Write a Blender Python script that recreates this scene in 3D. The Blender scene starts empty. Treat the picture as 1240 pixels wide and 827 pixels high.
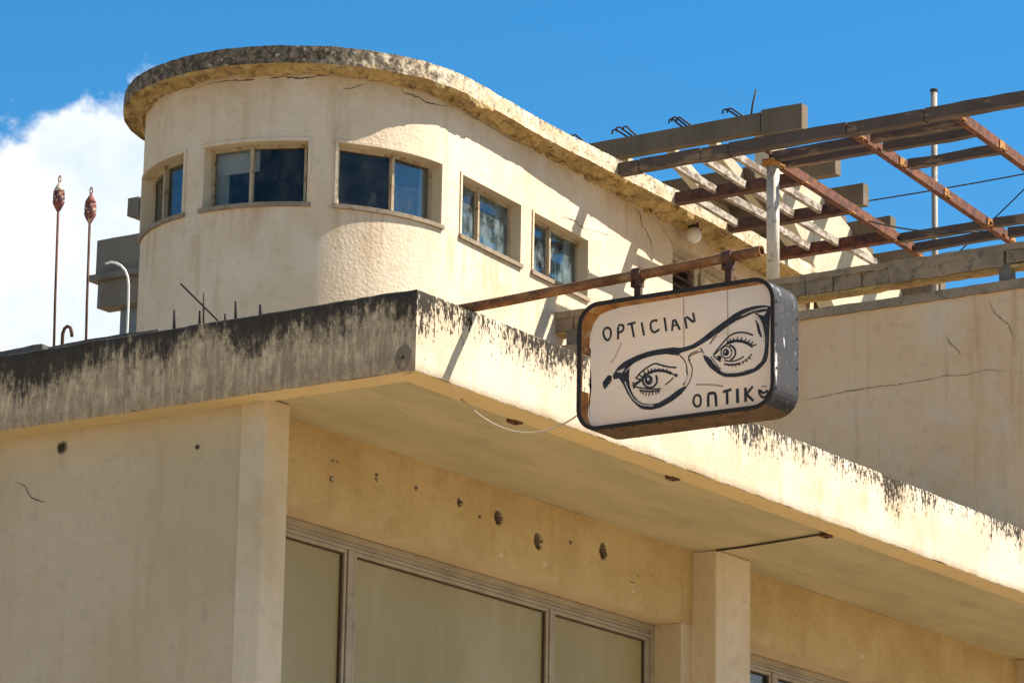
import bpy, bmesh, math, random
from mathutils import Vector, Matrix, noise as mnoise

sc = bpy.context.scene
COL = sc.collection
R_ = math.radians
random.seed(7)

# ------------------------------------------------------------------ camera
cam_d = bpy.data.cameras.new('camera')
cam = bpy.data.objects.new('camera', cam_d)
COL.objects.link(cam)
cam_d.sensor_width = 36.0
cam_d.lens = 130.6
cam_d.clip_end = 6000
_r = Vector((0.554543, -0.831969, 0.017573))
_u = Vector((-0.216631, -0.123940, 0.968354))
_f = Vector((0.803463, 0.540801, 0.248960))
cam.matrix_world = Matrix(((_r.x, _u.x, -_f.x, -20.2447), (_r.y, _u.y, -_f.y, -14.4259), (_r.z, _u.z, -_f.z, 1.6), (0, 0, 0, 1)))
sc.camera = cam

# ------------------------------------------------------------------ sun and sky
SUN = Vector((0.59, -0.70, 1.01)).normalized()
sd = bpy.data.lights.new('sun', 'SUN')
sd.energy = 5.0
sd.angle = R_(0.5)
sd.color = (1.0, 0.935, 0.83)
so = bpy.data.objects.new('sun', sd)
COL.objects.link(so)
so.rotation_euler = SUN.to_track_quat('Z', 'Y').to_euler()
so.location = (30, -40, 60)

world = bpy.data.worlds.new('World')
sc.world = world
world.use_nodes = True
wt = world.node_tree
for n in list(wt.nodes):
    wt.nodes.remove(n)
SKY_STRENGTH = 0.070
EXPOSURE = 1.28


def build_world():
    def nd(t, **kw):
        n = wt.nodes.new(t)
        for k, v in kw.items():
            setattr(n, k, v)
        return n

    def ma(op, a, b=0.0, c=None):
        n = nd('ShaderNodeMath', operation=op)
        for i, v in enumerate((a, b) if c is None else (a, b, c)):
            if hasattr(v, 'links'):
                wt.links.new(v, n.inputs[i])
            else:
                n.inputs[i].default_value = v
        return n.outputs[0]
    sky = nd('ShaderNodeTexSky', sky_type='NISHITA')
    sky.sun_disc = False
    sky.sun_elevation = math.asin(SUN.z)
    sky.sun_rotation = math.atan2(SUN.x, SUN.y)
    sky.altitude = 50
    sky.air_density = 1.0
    sky.dust_density = 0.15
    sky.ozone_density = 4.0
    tc = nd('ShaderNodeTexCoord')
    gen = tc.outputs['Generated']

    def noi(scale, det, rough, dist=0.0):
        n = nd('ShaderNodeTexNoise')
        n.inputs['Scale'].default_value = scale
        n.inputs['Detail'].default_value = det
        n.inputs['Roughness'].default_value = rough
        n.inputs['Distortion'].default_value = dist
        wt.links.new(gen, n.inputs['Vector'])
        return n.outputs['Fac']
    fb = noi(26.0, 12.0, 0.60, 0.15)
    # a few fair-weather cumulus banks low around the sky; one of them stands behind the roof
    dens = None
    for az, el, rad in ((41.3, 14.2, 4.0), (45.0, 14.6, 4.3), (38.8, 12.6, 2.6), (75.0, 14.0, 6.0), (120.0, 11.0, 7.0), (170.0, 16.0, 6.5),
                        (-30.0, 9.0, 5.0), (-75.0, 12.0, 7.0), (-120.0, 15.0, 6.0), (215.0, 10.0, 6.0)):
        d = Vector((math.cos(R_(el)) * math.cos(R_(az)), math.cos(R_(el)) * math.sin(R_(az)), math.sin(R_(el))))
        dt = nd('ShaderNodeVectorMath', operation='DISTANCE')
        wt.links.new(gen, dt.inputs[0])
        dt.inputs[1].default_value = d
        b = ma('SUBTRACT', 1.0, ma('DIVIDE', dt.outputs['Value'], R_(rad)))
        dens = b if dens is None else ma('MAXIMUM', dens, b)
    dens = ma('MAXIMUM', dens, -1.0)
    raw = ma('ADD', dens, ma('MULTIPLY', ma('SUBTRACT', fb, 0.5), 1.5))
    mr = nd('ShaderNodeMapRange', interpolation_type='SMOOTHSTEP')
    wt.links.new(raw, mr.inputs['Value'])
    mr.inputs['From Min'].default_value = -0.02
    mr.inputs['From Max'].default_value = 0.17
    body = noi(16.0, 5.0, 0.55)
    shade = nd('ShaderNodeMapRange', interpolation_type='SMOOTHSTEP')
    wt.links.new(body, shade.inputs['Value'])
    shade.inputs['From Min'].default_value = 0.35
    shade.inputs['From Max'].default_value = 0.62
    cc = nd('ShaderNodeMix', data_type='RGBA')
    wt.links.new(shade.outputs[0], cc.inputs['Factor'])
    cc.inputs['A'].default_value = (4.2, 5.1, 6.0, 1)
    cc.inputs['B'].default_value = (6.4, 6.5, 6.6, 1)
    # deeper, cleaner blue of dry upper air
    hs = nd('ShaderNodeHueSaturation')
    hs.inputs['Hue'].default_value = 0.493
    hs.inputs['Value'].default_value = 0.96
    hs.inputs['Saturation'].default_value = 1.35
    wt.links.new(sky.outputs[0], hs.inputs['Color'])
    mx = nd('ShaderNodeMix', data_type='RGBA')
    wt.links.new(mr.outputs[0], mx.inputs['Factor'])
    wt.links.new(hs.outputs[0], mx.inputs['A'])
    wt.links.new(cc.outputs['Result'], mx.inputs['B'])
    bg = nd('ShaderNodeBackground')
    bg.inputs['Strength'].default_value = SKY_STRENGTH
    wt.links.new(mx.outputs['Result'], bg.inputs['Color'])
    ow = nd('ShaderNodeOutputWorld')
    wt.links.new(bg.outputs[0], ow.inputs['Surface'])


build_world()
sc.render.engine = 'CYCLES'
sc.cycles.max_bounces = 8
sc.cycles.diffuse_bounces = 5
sc.cycles.transparent_max_bounces = 12
vs = sc.view_settings
vs.view_transform = 'Standard'
vs.look = 'None'
vs.exposure = EXPOSURE
vs.gamma = 1.0
vs.use_curve_mapping = False


# ------------------------------------------------------------------ material helper
class MT:
    def __init__(s, name, rough=0.9, metal=0.0, spec=0.25):
        s.mat = bpy.data.materials.new(name)
        s.mat.use_nodes = True
        s.t = s.mat.node_tree
        s.b = s.t.nodes['Principled BSDF']
        s.b.inputs['Roughness'].default_value = rough
        s.b.inputs['Metallic'].default_value = metal
        s.b.inputs['Specular IOR Level'].default_value = spec
        s._pos = None

    def nd(s, t, **kw):
        n = s.t.nodes.new(t)
        for k, v in kw.items():
            setattr(n, k, v)
        return n

    def put(s, sock, v):
        if hasattr(v, 'links'):
            s.t.links.new(v, sock)
        elif isinstance(v, (tuple, list)) and len(v) == 3 and sock.type == 'RGBA':
            sock.default_value = (*v, 1)
        else:
            sock.default_value = v

    def pos(s):
        if s._pos is None:
            s._pos = s.nd('ShaderNodeNewGeometry').outputs['Position']
        return s._pos

    def xyz(s):
        n = s.nd('ShaderNodeSeparateXYZ')
        s.put(n.inputs[0], s.pos())
        return n.outputs

    def scaled(s, v):
        n = s.nd('ShaderNodeVectorMath', operation='MULTIPLY')
        s.put(n.inputs[0], s.pos())
        n.inputs[1].default_value = v
        return n.outputs[0]

    def noise(s, scale, det=4.0, rough=0.55, stretch=None, dist=0.0):
        n = s.nd('ShaderNodeTexNoise')
        n.inputs['Scale'].default_value = scale
        n.inputs['Detail'].default_value = det
        n.inputs['Roughness'].default_value = rough
        n.inputs['Distortion'].default_value = dist
        s.put(n.inputs['Vector'], s.scaled(stretch) if stretch else s.pos())
        return n.outputs['Fac']

    def voro(s, scale, feature='F1', stretch=None):
        n = s.nd('ShaderNodeTexVoronoi', feature=feature)
        n.inputs['Scale'].default_value = scale
        s.put(n.inputs['Vector'], s.scaled(stretch) if stretch else s.pos())
        return n.outputs['Distance']

    def m(s, op, a, b=0.0, clamp=False):
        n = s.nd('ShaderNodeMath', operation=op)
        n.use_clamp = clamp
        s.put(n.inputs[0], a)
        s.put(n.inputs[1], b)
        return n.outputs[0]

    def step(s, v, lo, hi):
        n = s.nd('ShaderNodeMapRange', interpolation_type='SMOOTHSTEP')
        s.put(n.inputs['Value'], v)
        s.put(n.inputs['From Min'], lo)
        s.put(n.inputs['From Max'], hi)
        return n.outputs[0]

    def mix(s, f, a, b, blend='MIX'):
        n = s.nd('ShaderNodeMix', data_type='RGBA', blend_type=blend)
        s.put(n.inputs['Factor'], f)
        s.put(n.inputs['A'], a)
        s.put(n.inputs['B'], b)
        return n.outputs['Result']

    def color(s, v):
        s.put(s.b.inputs['Base Color'], v)

    def bump(s, h, strength=0.5, dist=0.01):
        n = s.nd('ShaderNodeBump')
        n.inputs['Strength'].default_value = strength
        n.inputs['Distance'].default_value = dist
        s.put(n.inputs['Height'], h)
        s.t.links.new(n.outputs[0], s.b.inputs['Normal'])


ZT, ZB = 8.358, 7.772          # canopy edge: top and underside


def m_plaster(name, a, b, patch=None, grain=60.0, lump=26.0, lump_d=0.006, big=1.1, streak=0.0, runs=False):
    t = MT(name)
    c = t.mix(t.step(t.noise(big, 5), 0.36, 0.66), a, b)
    c = t.mix(t.m('MULTIPLY', t.step(t.noise(9.0, 5, 0.65), 0.5, 0.75), 0.35), c, tuple(0.62 * v for v in a))
    if streak:
        st = t.step(t.noise(1.0, 5, 0.6, (7.0, 7.0, 0.55)), 0.5, 0.75)
        c = t.mix(t.m('MULTIPLY', st, streak), c, (a[0] * 0.62, a[1] * 0.5, a[2] * 0.36))
    if runs:
        # rusty runs below the sills and grime below the slab
        x, y, z = t.xyz()
        band = t.m('MULTIPLY', t.step(z, 10.7, 11.55), t.step(z, 11.60, 11.555))
        rn = t.step(t.noise(1.0, 6, 0.65, (6.5, 6.5, 0.7)), 0.47, 0.66)
        c = t.mix(t.m('MULTIPLY', t.m('MULTIPLY', band, rn), 0.55), c, (0.42, 0.27, 0.13))
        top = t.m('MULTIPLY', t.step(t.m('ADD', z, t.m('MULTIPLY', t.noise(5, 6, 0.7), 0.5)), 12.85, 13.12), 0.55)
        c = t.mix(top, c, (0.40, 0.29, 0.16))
    sp = t.step(t.noise(grain, 3, 0.7), 0.60, 0.78)
    c = t.mix(t.m('MULTIPLY', sp, 0.28), c, tuple(0.45 * v for v in a))
    if patch:
        c = t.mix(t.m('MULTIPLY', t.step(t.noise(1.9, 7, 0.62, None, 0.12), 0.48, 0.70), 0.6), c, patch)
    t.color(c)
    h = t.m('ADD', t.m('MULTIPLY', t.noise(lump, 3, 0.6), 1.0), t.m('MULTIPLY', t.noise(lump * 5, 2, 0.6), 0.25))
    t.bump(h, 0.8, lump_d * 2.2)
    return t.mat


def m_fascia_lit():
    t = MT('sunlit_edge_plaster', 0.95, 0.0, 0.08)
    x, y, z = t.xyz()
    dn = t.m('SUBTRACT', ZT, z)
    base = t.mix(t.step(t.noise(1.6, 5), 0.38, 0.64), (0.50, 0.40, 0.275), (0.58, 0.495, 0.375))
    rust = t.step(t.noise(1.0, 6, 0.65, (3.2, 3.2, 1.2)), 0.52, 0.74)
    base = t.mix(t.m('MULTIPLY', rust, 0.6), base, (0.50, 0.29, 0.12))
    veil = t.step(t.noise(1.0, 7, 0.72, (9, 9, 2.2)), 0.50, 0.70)
    base = t.mix(t.m('MULTIPLY', veil, 0.45), base, (0.40, 0.31, 0.21))
    fleck = t.step(t.noise(1.0, 4, 0.7, (55, 55, 16)), 0.66, 0.74)
    base = t.mix(t.m('MULTIPLY', fleck, 0.45), base, (0.30, 0.20, 0.10))
    # black lichen drips hanging from the top arris, in patches along the length
    along = t.m('ADD', t.m('ADD', t.m('MULTIPLY', t.noise(0.8, 2, 0.5, (1, 1, 0.001)), 0.6), t.m('MULTIPLY', t.noise(4.2, 4, 0.6, (1, 1, 0.25)), 0.45)), t.m('MULTIPLY', t.step(x, 0.9, 0.0), 0.10))
    thr = t.m('SUBTRACT', t.m('ADD', t.m('MULTIPLY', dn, 1.10), 0.40), t.m('MULTIPLY', t.m('SUBTRACT', along, 0.525), 1.5))
    dr = t.m('ADD', t.m('MULTIPLY', t.noise(1.0, 6, 0.7, (24, 24, 9)), 0.58), t.m('MULTIPLY', t.noise(1.0, 6, 0.75, (62, 62, 26)), 0.42))
    dr = t.m('ADD', t.m('MULTIPLY', t.m('SUBTRACT', dr, 0.5), 2.6), 0.5)
    mask = t.step(t.m('SUBTRACT', dr, thr), -0.02, 0.08)
    lowspk = t.step(t.m('SUBTRACT', t.noise(1.0, 8, 0.8, (42, 42, 15)), t.m('ADD', t.m('MULTIPLY', dn, 0.16), 0.60)), 0.0, 0.03)
    mask = t.m('MAXIMUM', mask, t.m('MULTIPLY', lowspk, 0.8))
    c = t.mix(t.m('MULTIPLY', mask, 0.96), base, (0.018, 0.014, 0.011))
    t.color(c)
    t.bump(t.m('ADD', t.noise(34, 4, 0.65), t.m('MULTIPLY', t.noise(150, 2), 0.3)), 0.7, 0.008)
    return t.mat


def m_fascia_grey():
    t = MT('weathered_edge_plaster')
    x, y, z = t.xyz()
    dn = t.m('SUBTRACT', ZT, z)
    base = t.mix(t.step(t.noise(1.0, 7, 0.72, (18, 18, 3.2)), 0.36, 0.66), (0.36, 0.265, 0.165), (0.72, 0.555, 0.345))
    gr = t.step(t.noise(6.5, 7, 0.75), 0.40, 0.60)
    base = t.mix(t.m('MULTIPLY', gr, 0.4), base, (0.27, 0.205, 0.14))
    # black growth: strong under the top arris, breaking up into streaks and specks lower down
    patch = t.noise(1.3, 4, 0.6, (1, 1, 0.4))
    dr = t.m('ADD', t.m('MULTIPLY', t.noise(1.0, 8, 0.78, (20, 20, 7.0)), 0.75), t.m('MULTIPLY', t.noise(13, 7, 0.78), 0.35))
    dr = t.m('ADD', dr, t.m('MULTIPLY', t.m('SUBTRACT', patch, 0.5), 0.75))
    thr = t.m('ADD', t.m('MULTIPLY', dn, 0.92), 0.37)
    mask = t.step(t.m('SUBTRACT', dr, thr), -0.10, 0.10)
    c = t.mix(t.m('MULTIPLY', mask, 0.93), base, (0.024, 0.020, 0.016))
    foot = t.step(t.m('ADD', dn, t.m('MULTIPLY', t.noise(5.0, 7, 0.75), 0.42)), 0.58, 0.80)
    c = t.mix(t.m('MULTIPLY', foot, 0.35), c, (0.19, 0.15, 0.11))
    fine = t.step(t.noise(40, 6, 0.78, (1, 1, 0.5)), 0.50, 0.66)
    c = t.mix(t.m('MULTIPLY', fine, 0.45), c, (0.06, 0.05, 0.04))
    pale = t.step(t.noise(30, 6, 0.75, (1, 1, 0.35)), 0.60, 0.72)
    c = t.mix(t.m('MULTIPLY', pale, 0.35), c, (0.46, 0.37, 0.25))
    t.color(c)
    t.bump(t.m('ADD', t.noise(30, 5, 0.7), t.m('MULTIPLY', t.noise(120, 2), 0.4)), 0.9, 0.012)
    return t.mat


def m_soffit():
    t = MT('ochre_soffit_paint')
    c = t.mix(t.step(t.noise(1.0, 5, 0.6, (0.8, 2.8, 1)), 0.36, 0.66), (0.455, 0.385, 0.235), (0.38, 0.325, 0.20))
    cl = t.step(t.noise(1.0, 6, 0.65, (1.2, 4.5, 1), 0.4), 0.54, 0.70)
    c = t.mix(t.m('MULTIPLY', cl, 0.5), c, (0.30, 0.25, 0.16))
    c = t.mix(t.m('MULTIPLY', t.step(t.noise(40, 3), 0.6, 0.75), 0.15), c, (0.2, 0.15, 0.07))
    t.color(c)
    t.bump(t.noise(22, 4), 0.4, 0.006)
    return t.mat


def m_rock(name, a, b, dark, scale=7.0, dist=0.02, dk=0.8):
    t = MT(name, 0.95)
    c = t.mix(t.step(t.noise(scale * 0.5, 6, 0.7), 0.38, 0.64), a, b)
    k = t.step(t.noise(scale * 2.2, 6, 0.75), 0.50, 0.66)
    c = t.mix(t.m('MULTIPLY', k, dk), c, dark)
    t.color(c)
    t.bump(t.m('ADD', t.noise(scale * 3, 6, 0.7), t.m('MULTIPLY', t.noise(scale * 14, 3), 0.4)), 1.0, dist)
    return t.mat


def m_slab_edge():
    # cream plaster edge, speckled black; the rounded end is grown over with black lichen
    t = MT('lichen_slab_edge', 0.95)
    x, y, z = t.xyz()
    c = t.mix(t.step(t.noise(4.5, 6, 0.7), 0.38, 0.64), (0.60, 0.51, 0.36), (0.45, 0.34, 0.20))
    pits = t.step(t.noise(20, 7, 0.78), 0.53, 0.62)
    c = t.mix(t.m('MULTIPLY', pits, 0.85), c, (0.07, 0.055, 0.04))
    drip = t.step(t.m('ADD', t.noise(1.0, 6, 0.75, (14, 14, 6)), t.m('MULTIPLY', t.m('SUBTRACT', z, 13.0), 1.6)), 0.58, 0.70)
    c = t.mix(t.m('MULTIPLY', drip, 0.7), c, (0.09, 0.07, 0.05))
    li = t.m('ADD', t.m('MULTIPLY', t.m('SUBTRACT', 7.5, x), 0.30), t.m('MULTIPLY', t.m('SUBTRACT', t.noise(9, 7, 0.75), 0.5), 2.4))
    lc = t.mix(t.step(t.noise(16, 6, 0.75), 0.42, 0.60), (0.042, 0.032, 0.024), (0.22, 0.16, 0.10))
    c = t.mix(t.m('MULTIPLY', t.step(li, -0.12, 0.22), 0.94), c, lc)
    t.color(c)
    t.bump(t.m('ADD', t.noise(26, 6, 0.75), t.m('MULTIPLY', t.noise(110, 3), 0.5)), 0.8, 0.014)
    return t.mat


def m_rust(name, a=(0.30, 0.115, 0.045), b=(0.11, 0.045, 0.024), pale=None, stretch=(1, 1, 1), rough=0.85):
    t = MT(name, rough)
    c = t.mix(t.step(t.noise(9, 6, 0.7, stretch), 0.40, 0.62), a, b)
    c = t.mix(t.step(t.noise(30, 5, 0.7, stretch), 0.56, 0.70), c, (0.045, 0.026, 0.02))
    if pale:
        c = t.mix(t.step(t.noise(13, 6, 0.7, stretch), 0.57, 0.63), c, pale)
    t.color(c)
    t.bump(t.noise(55, 4, 0.7), 0.6, 0.004)
    return t.mat


def m_paint(name, col, flake, amt=0.55, scale=11.0, rough=0.55, stretch=(1, 1, 1), flake2=None):
    t = MT(name, rough)
    c = t.mix(t.step(t.noise(3.0, 4), 0.35, 0.7), col, tuple(v * 0.78 for v in col))
    k = t.step(t.noise(scale, 7, 0.72, stretch), amt, amt + 0.05)
    c = t.mix(k, c, flake)
    if flake2:
        c = t.mix(t.step(t.noise(scale * 1.7, 6, 0.7, stretch), amt + 0.06, amt + 0.1), c, flake2)
    c = t.mix(t.m('MULTIPLY', t.step(t.noise(scale * 4, 4), 0.6, 0.72), 0.3), c, tuple(v * 0.4 for v in flake))
    t.color(c)
    t.bump(t.m('SUBTRACT', t.noise(60, 3), t.m('MULTIPLY', k, 0.5)), 0.5, 0.004)
    return t.mat


def m_flat(name, col, rough=0.8, metal=0.0, var=0.3, scale=12.0):
    t = MT(name, rough, metal)
    c = t.mix(t.m('MULTIPLY', t.step(t.noise(scale, 5, 0.65), 0.4, 0.7), var), col, tuple(v * 0.45 for v in col))
    t.color(c)
    t.bump(t.noise(scale * 6, 3), 0.3, 0.003)
    return t.mat


def m_glass(name, tint=(0.55, 0.62, 0.66), dirt=0.12, dcol=(0.35, 0.36, 0.32)):
    t = MT(name)
    fr = t.nd('ShaderNodeFresnel')
    fr.inputs['IOR'].default_value = 1.55
    gl = t.nd('ShaderNodeBsdfGlossy')
    gl.inputs['Roughness'].default_value = 0.03
    bp = t.nd('ShaderNodeBump')
    bp.inputs['Strength'].default_value = 0.06
    bp.inputs['Distance'].default_value = 0.02
    t.put(bp.inputs['Height'], t.noise(3.0, 3))
    t.t.links.new(bp.outputs[0], gl.inputs['Normal'])
    tr = t.nd('ShaderNodeBsdfTransparent')
    tr.inputs['Color'].default_value = (*tint, 1)
    m1 = t.nd('ShaderNodeMixShader')
    t.put(m1.inputs[0], t.m('MULTIPLY', fr.outputs[0], 0.42, True))
    t.t.links.new(tr.outputs[0], m1.inputs[1])
    t.t.links.new(gl.outputs[0], m1.inputs[2])
    df = t.nd('ShaderNodeBsdfDiffuse')
    df.inputs['Color'].default_value = (*dcol, 1)
    m2 = t.nd('ShaderNodeMixShader')
    t.put(m2.inputs[0], t.m('MULTIPLY', t.step(t.noise(7, 6, 0.7, (1, 1, 0.6)), 0.35, 0.75), dirt))
    t.t.links.new(m1.outputs[0], m2.inputs[1])
    t.t.links.new(df.outputs[0], m2.inputs[2])
    out = [n for n in t.t.nodes if n.type == 'OUTPUT_MATERIAL'][0]
    t.t.links.new(m2.outputs[0], out.inputs['Surface'])
    return t.mat


def m_dusty_glass():
    t = MT('dust_coated_glass', 0.38, 0.0, 0.25)
    c = t.mix(t.step(t.noise(0.9, 4, 0.5, (1, 1, 0.7)), 0.3, 0.72), (0.25, 0.195, 0.075), (0.31, 0.25, 0.12))
    c = t.mix(t.m('MULTIPLY', t.step(t.noise(1.0, 5, 0.6, (5, 5, 1.1)), 0.5, 0.7), 0.16), c, (0.40, 0.36, 0.24))
    c = t.mix(t.step(t.noise(19, 3, 0.6), 0.755, 0.78), c, (0.09, 0.07, 0.03))
    t.color(c)
    return t.mat


def m_acrylic():
    t = MT('yellowed_acrylic_sheet', 0.4)
    c = t.mix(t.step(t.noise(1.7, 4, 0.5), 0.35, 0.65), (0.84, 0.70, 0.545), (0.77, 0.695, 0.61))
    c = t.mix(t.m('MULTIPLY', t.step(t.noise(1.0, 5, 0.6, (1, 1.6, 6)), 0.52, 0.72), 0.3), c, (0.50, 0.37, 0.24))
    df = t.nd('ShaderNodeBsdfDiffuse')
    t.put(df.inputs['Color'], c)
    tl = t.nd('ShaderNodeBsdfTranslucent')
    t.put(tl.inputs['Color'], c)
    mx = t.nd('ShaderNodeMixShader')
    mx.inputs[0].default_value = 0.45
    t.t.links.new(df.outputs[0], mx.inputs[1])
    t.t.links.new(tl.outputs[0], mx.inputs[2])
    gl = t.nd('ShaderNodeBsdfGlossy')
    gl.inputs['Roughness'].default_value = 0.25
    lw = t.nd('ShaderNodeLayerWeight')
    lw.inputs['Blend'].default_value = 0.25
    m2 = t.nd('ShaderNodeMixShader')
    t.put(m2.inputs[0], t.m('MULTIPLY', lw.outputs['Fresnel'], 0.6))
    t.t.links.new(mx.outputs[0], m2.inputs[1])
    t.t.links.new(gl.outputs[0], m2.inputs[2])
    out = [n for n in t.t.nodes if n.type == 'OUTPUT_MATERIAL'][0]
    t.t.links.new(m2.outputs[0], out.inputs['Surface'])
    return t.mat


def m_enamel():
    t = MT('worn_black_sign_enamel', 0.55)
    c = t.mix(t.step(t.noise(18, 5, 0.7), 0.4, 0.7), (0.020, 0.019, 0.021), (0.052, 0.046, 0.042))
    fl = t.step(t.noise(44, 6, 0.75), 0.635, 0.665)
    c = t.mix(fl, c, (0.60, 0.47, 0.34))
    t.color(c)
    return t.mat


def m_globe():
    t = MT('opal_lamp_glass', 0.15, 0.0, 0.5)
    t.color((0.62, 0.57, 0.50))
    t.b.inputs['Subsurface Weight'].default_value = 0.3
    t.b.inputs['Subsurface Radius'].default_value = (0.05, 0.05, 0.05)
    return t.mat


def m_ground():
    t = MT('pale_dusty_concrete', 0.95)
    c = t.mix(t.step(t.noise(0.15, 6), 0.35, 0.65), (0.33, 0.255, 0.165), (0.28, 0.215, 0.14))
    c = t.mix(t.m('MULTIPLY', t.step(t.noise(6, 6, 0.7), 0.5, 0.7), 0.4), c, (0.2, 0.17, 0.13))
    t.color(c)
    t.bump(t.noise(20, 5), 0.4, 0.01)
    return t.mat


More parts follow.
